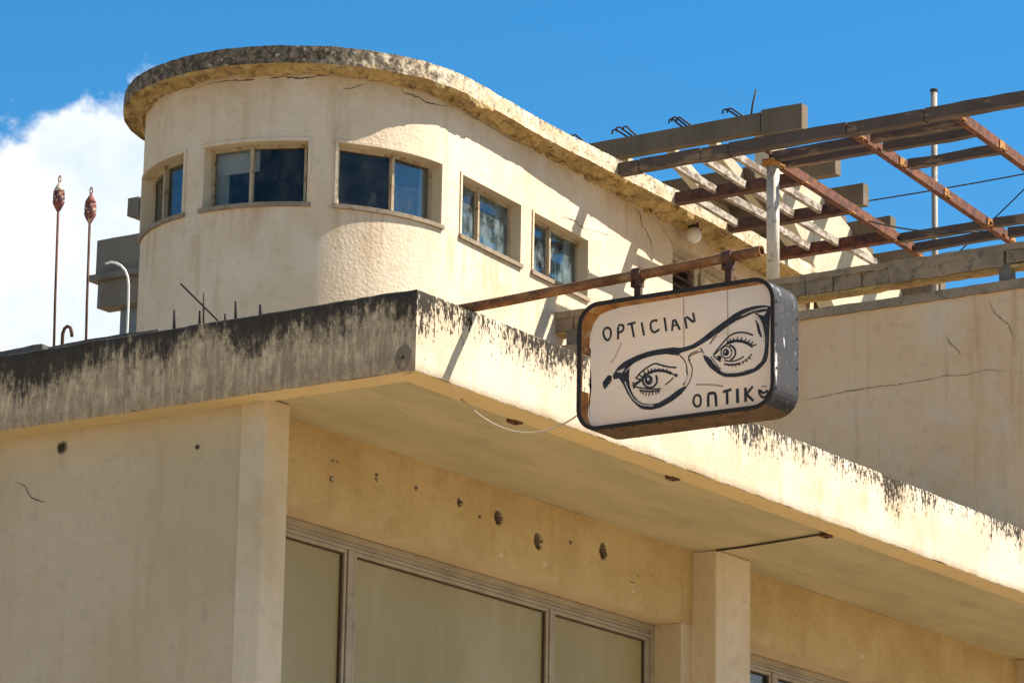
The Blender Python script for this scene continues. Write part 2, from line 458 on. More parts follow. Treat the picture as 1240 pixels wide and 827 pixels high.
K = dict(
    tower=m_plaster('tower_stucco', (0.585, 0.445, 0.295), (0.645, 0.51, 0.36), (0.65, 0.55, 0.43), 70, 30, 0.0052, 0.8, 0.42, True),
    side=m_plaster('side_wall_plaster', (0.51, 0.41, 0.275), (0.45, 0.355, 0.22), (0.47, 0.37, 0.23), 50, 12, 0.004, 0.7, 0.22),
    pillar=m_plaster('pillar_plaster', (0.60, 0.49, 0.35), (0.54, 0.43, 0.28), (0.46, 0.34, 0.19), 50, 14, 0.005, 1.2, 0.2),
    beam=m_plaster('beam_plaster', (0.48, 0.345, 0.16), (0.42, 0.29, 0.125), (0.51, 0.385, 0.205), 60, 16, 0.006, 1.4, 0.3),
    raw=m_plaster('raw_broken_plaster', (0.22, 0.17, 0.11), (0.13, 0.10, 0.07), None, 60, 40, 0.01, 8.0),
    reveal=m_plaster('reveal_plaster', (0.56, 0.45, 0.30), (0.50, 0.40, 0.25), None, 60, 14, 0.004, 1.4, 0.1),
    terrace=m_plaster('terrace_wall_plaster', (0.60, 0.40, 0.225), (0.65, 0.465, 0.29), (0.60, 0.49, 0.37), 60, 18, 0.006, 0.7, 0.45),
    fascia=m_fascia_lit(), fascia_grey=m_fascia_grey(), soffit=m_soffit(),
    lip=m_plaster('drip_edge_plaster', (0.62, 0.47, 0.24), (0.58, 0.45, 0.25), None, 60, 20, 0.004, 2.0),
    slab_edge=m_slab_edge(),
    slab_soffit=m_rock('spalled_slab_soffit', (0.54, 0.37, 0.15), (0.40, 0.27, 0.11), (0.12, 0.085, 0.05), 4.0, 0.04, 0.75),
    roof=m_rock('roof_screed', (0.30, 0.27, 0.22), (0.24, 0.21, 0.17), (0.12, 0.11, 0.09), 3.0, 0.01),
    concrete=m_rock('aged_concrete', (0.27, 0.225, 0.165), (0.20, 0.165, 0.12), (0.10, 0.085, 0.065), 3.0, 0.008, 0.6),
    far=m_plaster('stand_concrete', (0.50, 0.43, 0.31), (0.43, 0.36, 0.25), None, 30, 6, 0.006, 0.8, 0.45),
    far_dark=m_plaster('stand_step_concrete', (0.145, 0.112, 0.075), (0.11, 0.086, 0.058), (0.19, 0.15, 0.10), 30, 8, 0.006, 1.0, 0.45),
    grey=m_plaster('bare_grey_concrete', (0.165, 0.145, 0.118), (0.125, 0.11, 0.092), (0.20, 0.175, 0.14), 30, 8, 0.006, 1.2, 0.3),
    bluegrey=m_plaster('grey_blue_render', (0.15, 0.175, 0.20), (0.12, 0.145, 0.17), None, 30, 8, 0.004, 1.4, 0.2),
    block=m_rock('beam_block', (0.27, 0.20, 0.13), (0.19, 0.145, 0.095), (0.07, 0.055, 0.038), 5.0, 0.012, 0.7),
    crust=m_rock('beam_render_crust', (0.34, 0.245, 0.15), (0.23, 0.175, 0.115), (0.08, 0.065, 0.045), 4.5, 0.02, 0.6),
    coping=m_rock('coping_concrete', (0.30, 0.225, 0.15), (0.22, 0.17, 0.115), (0.09, 0.07, 0.05), 4.0, 0.01, 0.6),
    timber=m_paint('weathered_grey_timber', (0.10, 0.072, 0.056), (0.21, 0.14, 0.085), 0.56, 6.0, 0.85, (1, 0.25, 1)),
    rust=m_rust('red_brown_rust', (0.16, 0.055, 0.025), (0.06, 0.026, 0.017)),
    rust_dark=m_rust('dark_rust', (0.13, 0.06, 0.035), (0.07, 0.036, 0.025)),
    rust_pipe=m_rust('pipe_rust', (0.30, 0.135, 0.05), (0.15, 0.065, 0.03), (0.34, 0.22, 0.11), (1, 0.6, 1)),
    rust_brown=m_rust('brown_case_rust', (0.115, 0.064, 0.032), (0.07, 0.041, 0.023)),
    rust_ochre=m_rust('flaking_ochre_rust', (0.40, 0.19, 0.05), (0.20, 0.085, 0.025), (0.48, 0.36, 0.18)),
    white_slat=m_paint('flaked_white_paint', (0.37, 0.315, 0.245), (0.15, 0.105, 0.07), 0.49, 12.0, 0.7, (0.5, 1, 1)),
    white_post=m_paint('cream_post_paint', (0.50, 0.45, 0.37), (0.26, 0.20, 0.13), 0.56, 9.0, 0.5),
    frame=m_paint('window_frame_paint', (0.42, 0.325, 0.205), (0.25, 0.14, 0.065), 0.54, 10.0, 0.7),
    frame_shop=m_paint('bronze_frame_paint', (0.34, 0.275, 0.19), (0.25, 0.20, 0.13), 0.58, 7.0, 0.55, (0.4, 1, 1)),
    frame_gap=m_flat('window_gap_shade', (0.06, 0.045, 0.03)),  # dark colour standing for shade in the frame gaps
    glass=m_glass('window_glass', (0.78, 0.80, 0.80), 0.12, (0.22, 0.22, 0.20)),
    glass_dusty=m_glass('hazy_window_glass', (0.72, 0.78, 0.80), 0.34, (0.36, 0.44, 0.45)),
    shop_glass=m_dusty_glass(),
    dark_room=m_flat('unlit_room_wall', (0.22, 0.18, 0.14)),
    curtain=m_flat('pale_curtain', (0.55, 0.62, 0.58), 0.9, 0, 0.4, 5.0),
    curtain_blue=m_flat('blue_curtain', (0.30, 0.45, 0.62), 0.9, 0, 0.4, 5.0),
    blind=m_flat('grey_blind', (0.72, 0.70, 0.62), 0.9, 0, 0.3, 5.0),
    crack=m_flat('crack_shade', (0.035, 0.026, 0.018), 1.0),  # near-black colour in place of the shade inside cracks and holes
    steel=m_flat('blackened_steel', (0.032, 0.022, 0.016), 0.6, 0.2, 0.4, 20),
    case_grey=m_paint('flaking_grey_case_paint', (0.034, 0.033, 0.036), (0.42, 0.40, 0.38), 0.605, 9.0, 0.85, (1.6, 1, 0.45), (0.20, 0.09, 0.04)),
    sign_black=m_enamel(),
    sign_stain_shade=m_flat('brown_grime_and_shade', (0.47, 0.34, 0.235), 0.8),  # grime smudge colour, also used for the painted crease shading
    sign_line=m_flat('cream_line_paint', (0.66, 0.54, 0.42), 0.6),
    acrylic=m_acrylic(), globe=m_globe(), ground=m_ground(),
    upstand=m_rock('blackened_upstand', (0.10, 0.09, 0.08), (0.15, 0.13, 0.11), (0.04, 0.035, 0.03), 6.0, 0.01, 0.7),
    rebar=m_flat('rebar_steel', (0.055, 0.038, 0.030), 0.7, 0.2),
    cable=m_flat('pale_cable', (0.50, 0.42, 0.28), 0.6), cable_dark=m_flat('dark_cable', (0.05, 0.045, 0.04), 0.6),
    tin=m_rust('painted_tin_rust', (0.24, 0.075, 0.05), (0.08, 0.035, 0.06), (0.50, 0.40, 0.26)),
    tin_pale=m_paint('pale_tin_cap', (0.62, 0.50, 0.38), (0.25, 0.10, 0.05), 0.55, 14.0),
    grey_pole=m_paint('grey_pole_paint', (0.30, 0.25, 0.19), (0.17, 0.12, 0.08), 0.55, 8.0, 0.6),
    white_pipe=m_flat('white_bent_pipe', (0.72, 0.68, 0.60), 0.5, 0, 0.15),
)

# ------------------------------------------------------------------ mesh helpers
ORIGIN = {}


def thing(name, loc, label, cat, group=None, kind=None):
    o = bpy.data.objects.new(name, None)
    o.empty_display_size = 0.2
    o.location = loc
    COL.objects.link(o)
    o['label'] = label
    o['category'] = cat
    if group:
        o['group'] = group
    ORIGIN[o.name] = Vector(loc)
    return o


def link(name, me, mat, parent=None, label=None, cat=None, group=None, kind=None, loc=None):
    o = bpy.data.objects.new(name, me)
    COL.objects.link(o)
    if mat is not None and len(me.materials) == 0:
        me.materials.append(K[mat])
    if parent is not None:
        o.parent = parent
        base = -ORIGIN[parent.name] if parent.name in ORIGIN else Vector((0, 0, 0))
        o.location = base + (Vector(loc) if loc else Vector((0, 0, 0)))
    elif loc:
        o.location = loc
    for k, v in (('label', label), ('category', cat), ('group', group), ('kind', kind)):
        if v:
            o[k] = v
    return o


class MB:
    def __init__(s):
        s.v = []
        s.f = []
        s.mi = []

    def add(s, vs, fs, mi=0):
        b = len(s.v)
        s.v += [tuple(p) for p in vs]
        s.f += [tuple(i + b for i in f) for f in fs]
        s.mi += [mi] * len(fs)
        return s

    def box(s, x0, x1, y0, y1, z0, z1, mi=0):
        v = [(x, y, z) for z in (z0, z1) for y in (y0, y1) for x in (x0, x1)]
        return s.add(v, [(0, 2, 3, 1), (4, 5, 7, 6), (0, 1, 5, 4), (2, 6, 7, 3), (0, 4, 6, 2), (1, 3, 7, 5)], mi)

    def bar(s, p, q, w, h, mi=0, up=Vector((0, 0, 1))):
        p, q = Vector(p), Vector(q)
        d = (q - p).normalized()
        sd_ = d.cross(up)
        if sd_.length < 1e-4:
            sd_ = Vector((1, 0, 0))
        sd_.normalize()
        u = sd_.cross(d).normalized()
        v = [a + sd_ * (w / 2 * i) + u * (h / 2 * j) for a in (p, q) for j in (-1, 1) for i in (-1, 1)]
        return s.add(v, [(0, 1, 3, 2), (4, 6, 7, 5), (0, 4, 5, 1), (2, 3, 7, 6), (0, 2, 6, 4), (1, 5, 7, 3)], mi)

    def tube(s, pts, r, n=10, mi=0, cap=True, radii=None):
        pts = [Vector(p) for p in pts]
        rings = []
        ref = Vector((0.3, 0.2, 1)).normalized()
        for i, p in enumerate(pts):
            d = (pts[min(i + 1, len(pts) - 1)] - pts[max(i - 1, 0)]).normalized()
            a = d.cross(ref)
            if a.length < 0.05:
                a = d.cross(Vector((1, 0, 0)))
            a.normalize()
            b = d.cross(a).normalized()
            rr = radii[i] if radii else r
            rings.append([p + a * (rr * math.cos(2 * math.pi * k / n)) + b * (rr * math.sin(2 * math.pi * k / n)) for k in range(n)])
        v = [q for rg in rings for q in rg]
        f = []
        for i in range(len(pts) - 1):
            for k in range(n):
                f.append((i * n + k, i * n + (k + 1) % n, (i + 1) * n + (k + 1) % n, (i + 1) * n + k))
        if cap:
            f.append(tuple(range(n - 1, -1, -1)))
            f.append(tuple(range((len(pts) - 1) * n, len(pts) * n)))
        return s.add(v, f, mi)

    def lathe(s, c, prof, n=16, mi=0):
        # prof: (radius, z) from bottom to top, about a vertical axis through c
        pts = [(c[0], c[1], z) for r, z in prof]
        v, f = [], []
        for r, z in prof:
            for k in range(n):
                v.append((c[0] + r * math.cos(2 * math.pi * k / n), c[1] + r * math.sin(2 * math.pi * k / n), z))
        for i in range(len(prof) - 1):
            for k in range(n):
                f.append((i * n + k, i * n + (k + 1) % n, (i + 1) * n + (k + 1) % n, (i + 1) * n + k))
        f.append(tuple(range(n - 1, -1, -1)))
        f.append(tuple(range((len(prof) - 1) * n, len(prof) * n)))
        return s.add(v, f, mi)

    def grid(s, fn, us, vs_, mi=0, flip=False):
        v = [fn(a, b) for a in us for b in vs_]
        n = len(vs_)
        f = []
        for i in range(len(us) - 1):
            for j in range(n - 1):
                q = (i * n + j, (i + 1) * n + j, (i + 1) * n + j + 1, i * n + j + 1)
                f.append(q[::-1] if flip else q)
        return s.add(v, f, mi)

    def mesh(s, name, mats=(), smooth=False):
        me = bpy.data.meshes.new(name)
        me.from_pydata(s.v, [], s.f)
        for m_ in mats:
            me.materials.append(K[m_])
        if len(mats) > 1:
            for p, i in zip(me.polygons, s.mi):
                p.material_index = i
        if smooth:
            for p in me.polygons:
                p.use_smooth = True
        me.update()
        return me

    def build(s, name, mat, parent=None, smooth=False, bevel=0.0, **kw):
        mats = mat if isinstance(mat, (list, tuple)) else (mat,)
        me = s.mesh(name, mats, smooth)
        if bevel:
            bm = bmesh.new()
            bm.from_mesh(me)
            bmesh.ops.bevel(bm, geom=[e for e in bm.edges if e.is_manifold and e.calc_face_angle(0) > 0.5], offset=bevel, segments=1, affect='EDGES')
            bm.to_mesh(me)
            bm.free()
        return link(name, me, None, parent, **kw)


def lin(a, b, n):
    return [a + (b - a) * i / n for i in range(n + 1)]


def nz(p, s):
    return mnoise.noise(Vector(p) * s)


def wob(p, amp, s):
    q = Vector(p)
    return q + Vector((nz(q, s), nz(q + Vector((7.3, 1.1, 4.2)), s), nz(q + Vector((2.9, 8.8, 5.5)), s))) * amp


def rbox(name, b, mat, parent=None, res=0.08, amp=0.008, freq=9.0, **kw):
    # box whose edges are uneven like old concrete
    x0, x1, y0, y1, z0, z1 = b
    bm = bmesh.new()
    n = [max(1, int(round((q - p) / res))) for p, q in ((x0, x1), (y0, y1), (z0, z1))]
    n = [min(k, 120) for k in n]
    mb = MB()
    X, Y, Z = lin(x0, x1, n[0]), lin(y0, y1, n[1]), lin(z0, z1, n[2])
    W = lambda p: wob(wob(p, amp, freq), amp * 0.5, freq * 3.1)
    mb.grid(lambda a, c: W((a, y0, c)), X, Z)
    mb.grid(lambda a, c: W((a, y1, c)), X, Z, 0, True)
    mb.grid(lambda a, c: W((x0, a, c)), Y, Z, 0, True)
    mb.grid(lambda a, c: W((x1, a, c)), Y, Z)
    mb.grid(lambda a, c: W((a, c, z0)), X, Y, 0, True)
    mb.grid(lambda a, c: W((a, c, z1)), X, Y)
    me = mb.mesh(name, (mat,))
    bm.from_mesh(me)
    bmesh.ops.remove_doubles(bm, verts=bm.verts, dist=0.0004)
    bm.to_mesh(me)
    bm.free()
    return link(name, me, None, parent, **kw)


def ribbon(name, pts, nrm, w, mat, parent, lift=0.003, seed=0, **kw):
    # painted shade of cracks: a thin dark jagged strip just proud of the wall face
    rnd = random.Random(seed)
    fine = []
    for a, b in zip(pts[:-1], pts[1:]):
        a, b = Vector(a), Vector(b)
        for i in range(6):
            p = a.lerp(b, i / 6)
            fine.append(p + Vector((0, 0, rnd.uniform(-1, 1) * w * 0.9)))
    fine.append(Vector(pts[-1]))
    L, Rr = [], []
    for i, p in enumerate(fine):
        d = (fine[min(i + 1, len(fine) - 1)] - fine[max(0, i - 1)]).normalized()
        n = Vector(nrm(p) if callable(nrm) else nrm)
        sd_ = d.cross(n).normalized()
        t = i / (len(fine) - 1)
        ww = w * (0.35 + 0.9 * rnd.random()) * (0.15 + min(1, 4 * min(t, 1 - t)))
        L.append(p + n * lift + sd_ * ww / 2)
        Rr.append(p + n * lift - sd_ * ww / 2)
    mb = MB()
    mb.add(L + Rr, [(i, i + 1, len(L) + i + 1, len(L) + i) for i in range(len(L) - 1)])
    return mb.build(name, mat, parent, **kw)


# ------------------------------------------------------------------ ground
g = MB()
g.add([(-900, -900, 0), (900, -900, 0), (900, 900, 0), (-900, 900, 0)], [(0, 1, 2, 3)])
g.build('ground', 'ground', kind='structure', label='pale dusty paved ground around the shop', loc=None)

# ------------------------------------------------------------------ shop building with its canopy
shop = thing('shop_building', (6, 3, 0), 'cream plastered shop with flat concrete canopy, square pillars and dusty shop window', 'building')
XE, YE = 17.5, 10.5

# canopy edge: outer face, rounded arris, flat drip band under it
def edge_point(side, t, d, z):
    # side 0: face along +y at x=0 ; side 1: face along +x at y=0 ; d = distance inwards
    return (d, d + t, z) if side == 0 else (d + t, d, z)


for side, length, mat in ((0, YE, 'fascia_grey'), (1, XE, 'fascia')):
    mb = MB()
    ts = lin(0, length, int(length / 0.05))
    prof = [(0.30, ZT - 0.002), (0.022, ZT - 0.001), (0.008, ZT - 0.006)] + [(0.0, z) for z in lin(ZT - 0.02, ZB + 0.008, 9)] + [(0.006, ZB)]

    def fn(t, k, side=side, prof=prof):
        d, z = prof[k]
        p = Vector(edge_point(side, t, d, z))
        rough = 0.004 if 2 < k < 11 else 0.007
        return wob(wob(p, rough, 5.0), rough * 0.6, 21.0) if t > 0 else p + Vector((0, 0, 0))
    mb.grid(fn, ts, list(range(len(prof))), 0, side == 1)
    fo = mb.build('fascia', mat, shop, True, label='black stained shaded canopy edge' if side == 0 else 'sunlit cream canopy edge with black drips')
    mb = MB()
    prof2 = [(0.006, ZB), (0.20, ZB + 0.001), (0.25, ZB + 0.003), (0.262, ZB + 0.034)]
    mb.grid(lambda t, k, side=side, prof=prof2: wob(Vector(edge_point(side, t, *prof[k])), 0.004, 6.0) if t > 0 else Vector(edge_point(side, t, *prof[k])), ts, list(range(4)), 0, side == 1)
    mb.build('drip_edge', 'lip', shop, False)
mb = MB()
mb.grid(lambda a, b: Vector((a, b, ZB + 0.032 + 0.006 * nz((a, b, 0), 0.9))), lin(0.2, XE, 90), lin(0.2, YE, 60), 0, True)
mb.build('soffit', 'soffit', shop, True)
mb = MB()
mb.box(0.25, XE, 0.25, YE, ZB + 0.06, ZT - 0.03)
mb.build('roof_deck', 'roof', shop)
# low upstand on the roof behind the shaded edge
rbox('roof_upstand', (0.62, 0.86, 3.95, YE, ZT - 0.05, 8.600), 'upstand', shop, 0.1, 0.012, 5.0)
rbox('roof_upstand', (0.66, 0.86, 2.85, 3.93, ZT - 0.05, 8.585), 'upstand', shop, 0.1, 0.014, 5.0)

# flank wall and pillars
mb = MB()
mb.box(0.238, 0.503, 1.682, YE, 0, ZB + 0.03)
mb.build('side_wall', 'side', shop)
for x0, x1, y0 in ((0.214, 0.505, 1.452), (6.555, 7.135, 1.470), (12.77, 13.35, 1.470)):
    mb = MB()
    mb.box(x0, x1, y0, 1.683 if x0 < 1 else 1.90, 0, ZB + 0.031)
    mb.build('pillar', 'pillar', shop, bevel=0.012)

# beam over the shop window: a plaster skin with knocked-out fixing holes
HOLES = [(3.036, 7.588, 0.030, 0.05), (3.579, 7.563, 0.048, 0.08), (4.152, 7.471, 0.052, 0.08), (5.128, 7.561, 0.052, 0.08), (3.313, 7.527, 0.016, 0.03),
         (1.367, 7.597, 0.014, 0.03), (1.43, 7.60, 0.013, 0.03), (1.364, 7.452, 0.022, 0.03), (1.924, 7.591, 0.016, 0.03), (1.93, 7.555, 0.014, 0.03),
         (2.444, 7.588, 0.018, 0.04), (4.627, 7.555, 0.020, 0.03), (4.254, 7.300, 0.016, 0.03), (5.659, 7.464, 0.014, 0.02), (5.58, 7.37, 0.018, 0.03), (5.60, 7.30, 0.012, 0.02), (4.64, 7.31, 0.011, 0.02)]


def beam_face(x0, x1, z0, z1, holes, step):
    mb = MB()
    xs = lin(x0, x1, int((x1 - x0) / step))
    zs = lin(z0, z1, int((z1 - z0) / step))

    def fn(x, z):
        y = 1.705 + 0.003 * nz((x, 0, z), 4.0) + 0.0015 * nz((x, 3, z), 17.0)
        for hx, hz, hr, hd in holes:
            dx, dz = x - hx, z - hz
            if abs(dx) < 0.12 and abs(dz) < 0.12:
                d = math.hypot(dx, dz * 0.85) * (1 + 0.13 * nz((x * 1.0, hx, z), 24.0))
                k = max(0.0, min(1.0, (hr - d) / (0.3 * hr) + 0.5))
                y += hd * k
        return Vector((x, y, z))
    mb.grid(fn, xs, zs)
    for i, p in enumerate(mb.f):
        c = sum((Vector(mb.v[j]) for j in p), Vector()) / 4
        if c.y > 1.719:
            mb.mi[i] = 1
        elif c.y > 1.7105:
            mb.mi[i] = 2
    return mb


beam_face(0.50, 6.552, 7.168, ZB + 0.03, HOLES, 0.0095).build('beam', ('beam', 'raw', 'reveal'), shop, True)
beam_face(7.135, 12.77, 7.173, ZB + 0.03, [], 0.05).build('beam', ('beam', 'raw', 'reveal'), shop, True)
for x0, x1, z in ((0.50, 6.552, 7.168), (7.135, 12.77, 7.173)):
    mb = MB()
    mb.box(x0, x1, 1.707, 2.30, z - 0.0, z + 0.2)
    mb.build('lintel', 'reveal', shop)
for x0, x1 in ((6.40, 6.556), (12.60, 12.772)):
    mb = MB()
    mb.box(x0, x1, 1.722, 2.30, 0, 7.170)
    mb.build('jamb', 'reveal', shop, bevel=0.006)


def shop_window(x0, x1, ztop, panes, glass):
    w = MB()
    yo = 1.985
    zb_ = 2.2
    w.box(x0, x1, yo, yo + 0.14, ztop - 0.050, ztop - 0.002)
    w.box(x0, x1, yo + 0.022, yo + 0.14, ztop - 0.082, ztop - 0.048)
    w.box(x0, x1, yo + 0.010, yo + 0.14, ztop - 0.112, ztop - 0.086)
    w.box(x1 - 0.055, x1 - 0.002, yo, yo + 0.14, zb_, ztop - 0.050)
    w.box(x1 - 0.085, x1 - 0.053, yo + 0.022, yo + 0.14, zb_, ztop - 0.082)
    w.box(x0, x1, yo, yo + 0.16, zb_ - 0.10, zb_)
    win = w.build('window', 'frame_shop', shop, bevel=0.003)
    for a, b in panes:
        f = MB()
        h = 0.030
        zt_ = ztop - 0.115
        f.box(a, b, yo + 0.012, yo + 0.05, zt_ - h, zt_)
        f.box(a, a + h, yo + 0.012, yo + 0.05, zb_, zt_ - h)
        f.box(b - h, b, yo + 0.012, yo + 0.05, zb_, zt_ - h)
        f.build('sash', 'frame_shop', win, bevel=0.003)
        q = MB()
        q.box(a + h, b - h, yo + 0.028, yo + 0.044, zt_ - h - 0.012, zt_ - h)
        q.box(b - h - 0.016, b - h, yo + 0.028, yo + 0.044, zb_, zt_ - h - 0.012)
        q.build('gap_shade', 'frame_gap', win)  # thin dark strips that paint the shade between sash and pane
        p = MB()
        p.box(a + 0.01, b - 0.01, yo + 0.046, yo + 0.052, zb_, zt_ - 0.01)
        p.build('pane', glass, win)
    for (a, b), (c, d) in zip(panes[:-1], panes[1:]):
        m_ = MB()
        m_.box(b + 0.012, c - 0.012, yo + 0.004, yo + 0.12, zb_, ztop - 0.113)
        m_.box(b + 0.0, c - 0.0, yo + 0.06, yo + 0.12, zb_, ztop - 0.118)
        m_.build('mullion', 'frame_shop', win, bevel=0.003)
    return win


shop_window(0.50, 6.40, 7.166, ((0.52, 1.975), (2.075, 4.765), (4.835, 6.30)), 'shop_glass')
shop_window(7.135, 12.60, 7.171, ((7.20, 8.405), (8.505, 10.6), (10.7, 12.5)), 'glass')
mb = MB()
mb.box(0.5, XE - 0.5, 1.93, 2.25, 0, 2.10)
mb.build('stall_riser', 'side', shop)
mb = MB()
mb.box(13.35, XE - 0.3, 1.75, 2.1, 0, ZB + 0.03)
mb.box(XE - 0.5, XE - 0.3, 2.1, YE - 0.2, 0, ZB + 0.03)
mb.box(0.5, XE - 0.3, YE - 0.4, YE - 0.2, 0, ZB + 0.03)
mb.build('rear_wall', 'side', shop)
mb = MB()
mb.box(0.52, XE - 0.5, 4.6, 4.7, 0, ZB + 0.02)
mb.build('partition', 'dark_room', shop)
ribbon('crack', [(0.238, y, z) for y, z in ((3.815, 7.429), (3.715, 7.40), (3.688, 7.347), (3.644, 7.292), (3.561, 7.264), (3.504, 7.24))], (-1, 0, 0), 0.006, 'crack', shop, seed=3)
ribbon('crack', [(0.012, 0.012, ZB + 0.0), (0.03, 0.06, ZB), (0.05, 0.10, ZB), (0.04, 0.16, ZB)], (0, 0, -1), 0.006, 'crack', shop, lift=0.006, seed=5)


def crater(name, c, n, r, mats, parent, seed, hole=0.25, squash=1.0):
    # broken plaster patch: ragged shallow dish, its drilled hole a flat disc painted dark as shade
    rnd = random.Random(seed)
    n = Vector(n)
    a = n.cross(Vector((0, 0, 1))).normalized()
    b = Vector((0, 0, 1))
    c = Vector(c)
    mb = MB()
    k = 22
    jit = [1 + 0.22 * nz((math.cos(2 * math.pi * i / k) * 2, math.sin(2 * math.pi * i / k) * 2, seed), 1.0) + rnd.uniform(-.08, .08) for i in range(k)]
    rings = ((1.0, 0.0005), (0.93, 0.006), (0.72, 0.0045), (hole * 1.4, 0.004), (hole, 0.0035))
    vs_ = []
    for f, up in rings:
        for i in range(k):
            t = 2 * math.pi * i / k
            vs_.append(c + (a * math.cos(t) * squash + b * math.sin(t)) * (r * f * jit[i]) + n * up)
    fs = []
    for q in range(len(rings) - 1):
        for i in range(k):
            fs.append((q * k + i, q * k + (i + 1) % k, (q + 1) * k + (i + 1) % k, (q + 1) * k + i))
    mb.add(vs_, fs, 0)
    mb.add([vs_[(len(rings) - 1) * k + i] for i in range(k)], [tuple(range(k))], 1)
    return mb.build(name, mats, parent)


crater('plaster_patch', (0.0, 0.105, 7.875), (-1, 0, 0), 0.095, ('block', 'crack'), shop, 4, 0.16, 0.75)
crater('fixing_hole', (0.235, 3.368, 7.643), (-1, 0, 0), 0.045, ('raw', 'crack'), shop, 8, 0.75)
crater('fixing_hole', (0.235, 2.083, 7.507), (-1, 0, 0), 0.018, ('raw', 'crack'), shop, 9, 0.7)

# ------------------------------------------------------------------ rounded tower on the roof
TD = Vector((0.99692, 0.07846, 0))
ND = Vector((0.07846, -0.99692, 0))
TB = ND * -4.7286 + TD * 8.47       # where the straight wall turns into the round end
RAD = 1.64
ARC = math.pi * RAD
CEN = TB - ND * RAD
SMAX = 8.3


def tp(s, off, z):
    if s >= 0:
        p = TB + TD * s + ND * off
    elif s > -ARC:
        th = -s / RAD
        p = CEN + (ND * math.cos(th) - TD * math.sin(th)) * (RAD + off)
    else:
        p = CEN - ND * (RAD + off) + TD * (-s - ARC)
    return Vector((p.x, p.y, z))


def tn(s):
    if s >= 0:
        return ND.copy()
    if s > -ARC:
        th = -s / RAD
        return ND * math.cos(th) - TD * math.sin(th)
    return -ND


tower = thing('rounded_tower', (CEN.x + 3, CEN.y, ZT), 'tan stuccoed rooftop storey with rounded end, small windows and crumbling roof slab', 'building')
Z0, Z1 = 11.575, 12.195
OPEN = [(-4.04, -2.985, Z0, Z1), (-2.715, -1.655, Z0, Z1), (-1.365, -0.18, Z0, Z1), (0.20, 1.37, Z0, Z1), (1.65, 2.80, Z0, Z1), (4.76, 6.35, 10.3, 12.70)]
TH = 0.24
ZW0, ZW1 = ZT - 0.1, 12.93
SEND = -ARC - SMAX
brk = set([SMAX, SEND, 0.0, -ARC])
for o in OPEN:
    brk |= {o[0], o[1]}
brk = sorted(brk)
ss = []
for a, b in zip(brk[:-1], brk[1:]):
    n = max(1, int(math.ceil((b - a) / (0.055 if a < 0 and a > -ARC - 0.01 else 0.4))))
    ss += [a + (b - a) * i / n for i in range(n)]
ss.append(brk[-1])
zz = sorted({ZW0, 9.6, 10.3, Z0, Z1, 12.70, ZW1, 11.0})
mb = MB()


def is_open(s, z):
    return any(o[0] < s < o[1] and o[2] < z < o[3] for o in OPEN)


for a, b in zip(ss[:-1], ss[1:]):
    for c, d in zip(zz[:-1], zz[1:]):
        if is_open((a + b) / 2, (c + d) / 2):
            continue
        mb.add([tp(a, 0, c), tp(b, 0, c), tp(b, 0, d), tp(a, 0, d)], [(0, 1, 2, 3)], 0)
        mb.add([tp(a, -TH, c), tp(b, -TH, c), tp(b, -TH, d), tp(a, -TH, d)], [(3, 2, 1, 0)], 2)
for o in OPEN:
    loc_s = [s for s in ss if o[0] - 1e-6 <= s <= o[1] + 1e-6]
    for a, b in zip(loc_s[:-1], loc_s[1:]):
        mb.add([tp(a, 0, o[3]), tp(b, 0, o[3]), tp(b, -TH, o[3]), tp(a, -TH, o[3])], [(0, 1, 2, 3)], 1)
        mb.add([tp(a, 0, o[2]), tp(b, 0, o[2]), tp(b, -TH, o[2]), tp(a, -TH, o[2])], [(3, 2, 1, 0)], 1)
    for s_, fl in ((o[0], 0), (o[1], 1)):
        q = [tp(s_, 0, o[2]), tp(s_, 0, o[3]), tp(s_, -TH, o[3]), tp(s_, -TH, o[2])]
        mb.add(q, [(0, 1, 2, 3) if fl else (3, 2, 1, 0)], 1)
for s_ in (SMAX, SEND):
    mb.add([tp(s_, 0, ZW0), tp(s_, 0, ZW1), tp(s_, -TH, ZW1), tp(s_, -TH, ZW0)], [(0, 1, 2, 3)], 0)
me = mb.mesh('wall', ('tower', 'reveal', 'dark_room'))
bm = bmesh.new()
bm.from_mesh(me)
bmesh.ops.remove_doubles(bm, verts=bm.verts, dist=0.0005)
bm.normal_update()
for f in bm.faces:
    f.smooth = f.material_index == 0
for e in bm.edges:
    if len(e.link_faces) == 2 and e.link_faces[0].material_index != e.link_faces[1].material_index:
        e.smooth = False
bm.to_mesh(me)
bm.free()
link('wall', me, None, tower)
mb = MB()
pa, pb = tp(SMAX - 0.002, 0, ZW0), tp(SEND + 0.002, 0, ZW0)
mb.bar((pa.x, pa.y, 10.6), (pb.x, pb.y, 10.6), 0.2, 4.6)
mb.build('end_wall', 'tower', tower)
mb = MB()
fl = [tp(s_, -0.1, 10.25) for s_ in ss]
mb.add(fl, [tuple(range(len(fl)))])
mb.build('floor', 'dark_room', tower)
mb = MB()
iw = [tp(s_, -1.35, 0) for s_ in (5.0, 0.0)]
mb.bar((iw[0].x, iw[0].y, 11.5), (iw[1].x, iw[1].y, 11.5), 0.08, 2.6)
mb.build('inner_partition', 'dark_room', tower)


def win_bar(mb, a, b, z0, z1, off0, off1, mi=0):
    v = [tp(a, off0, z0), tp(b, off0, z0), tp(b, off1, z0), tp(a, off1, z0), tp(a, off0, z1), tp(b, off0, z1), tp(b, off1, z1), tp(a, off1, z1)]
    mb.add(v, [(3, 2, 1, 0), (4, 5, 6, 7), (0, 1, 5, 4), (2, 3, 7, 6), (1, 2, 6, 5), (3, 0, 4, 7)], mi)


def curved_strip(mb, a, b, z0, z1, off0, off1, n):
    for p, q in zip(lin(a, b, n)[:-1], lin(a, b, n)[1:]):
        win_bar(mb, p, q, z0, z1, off0, off1)


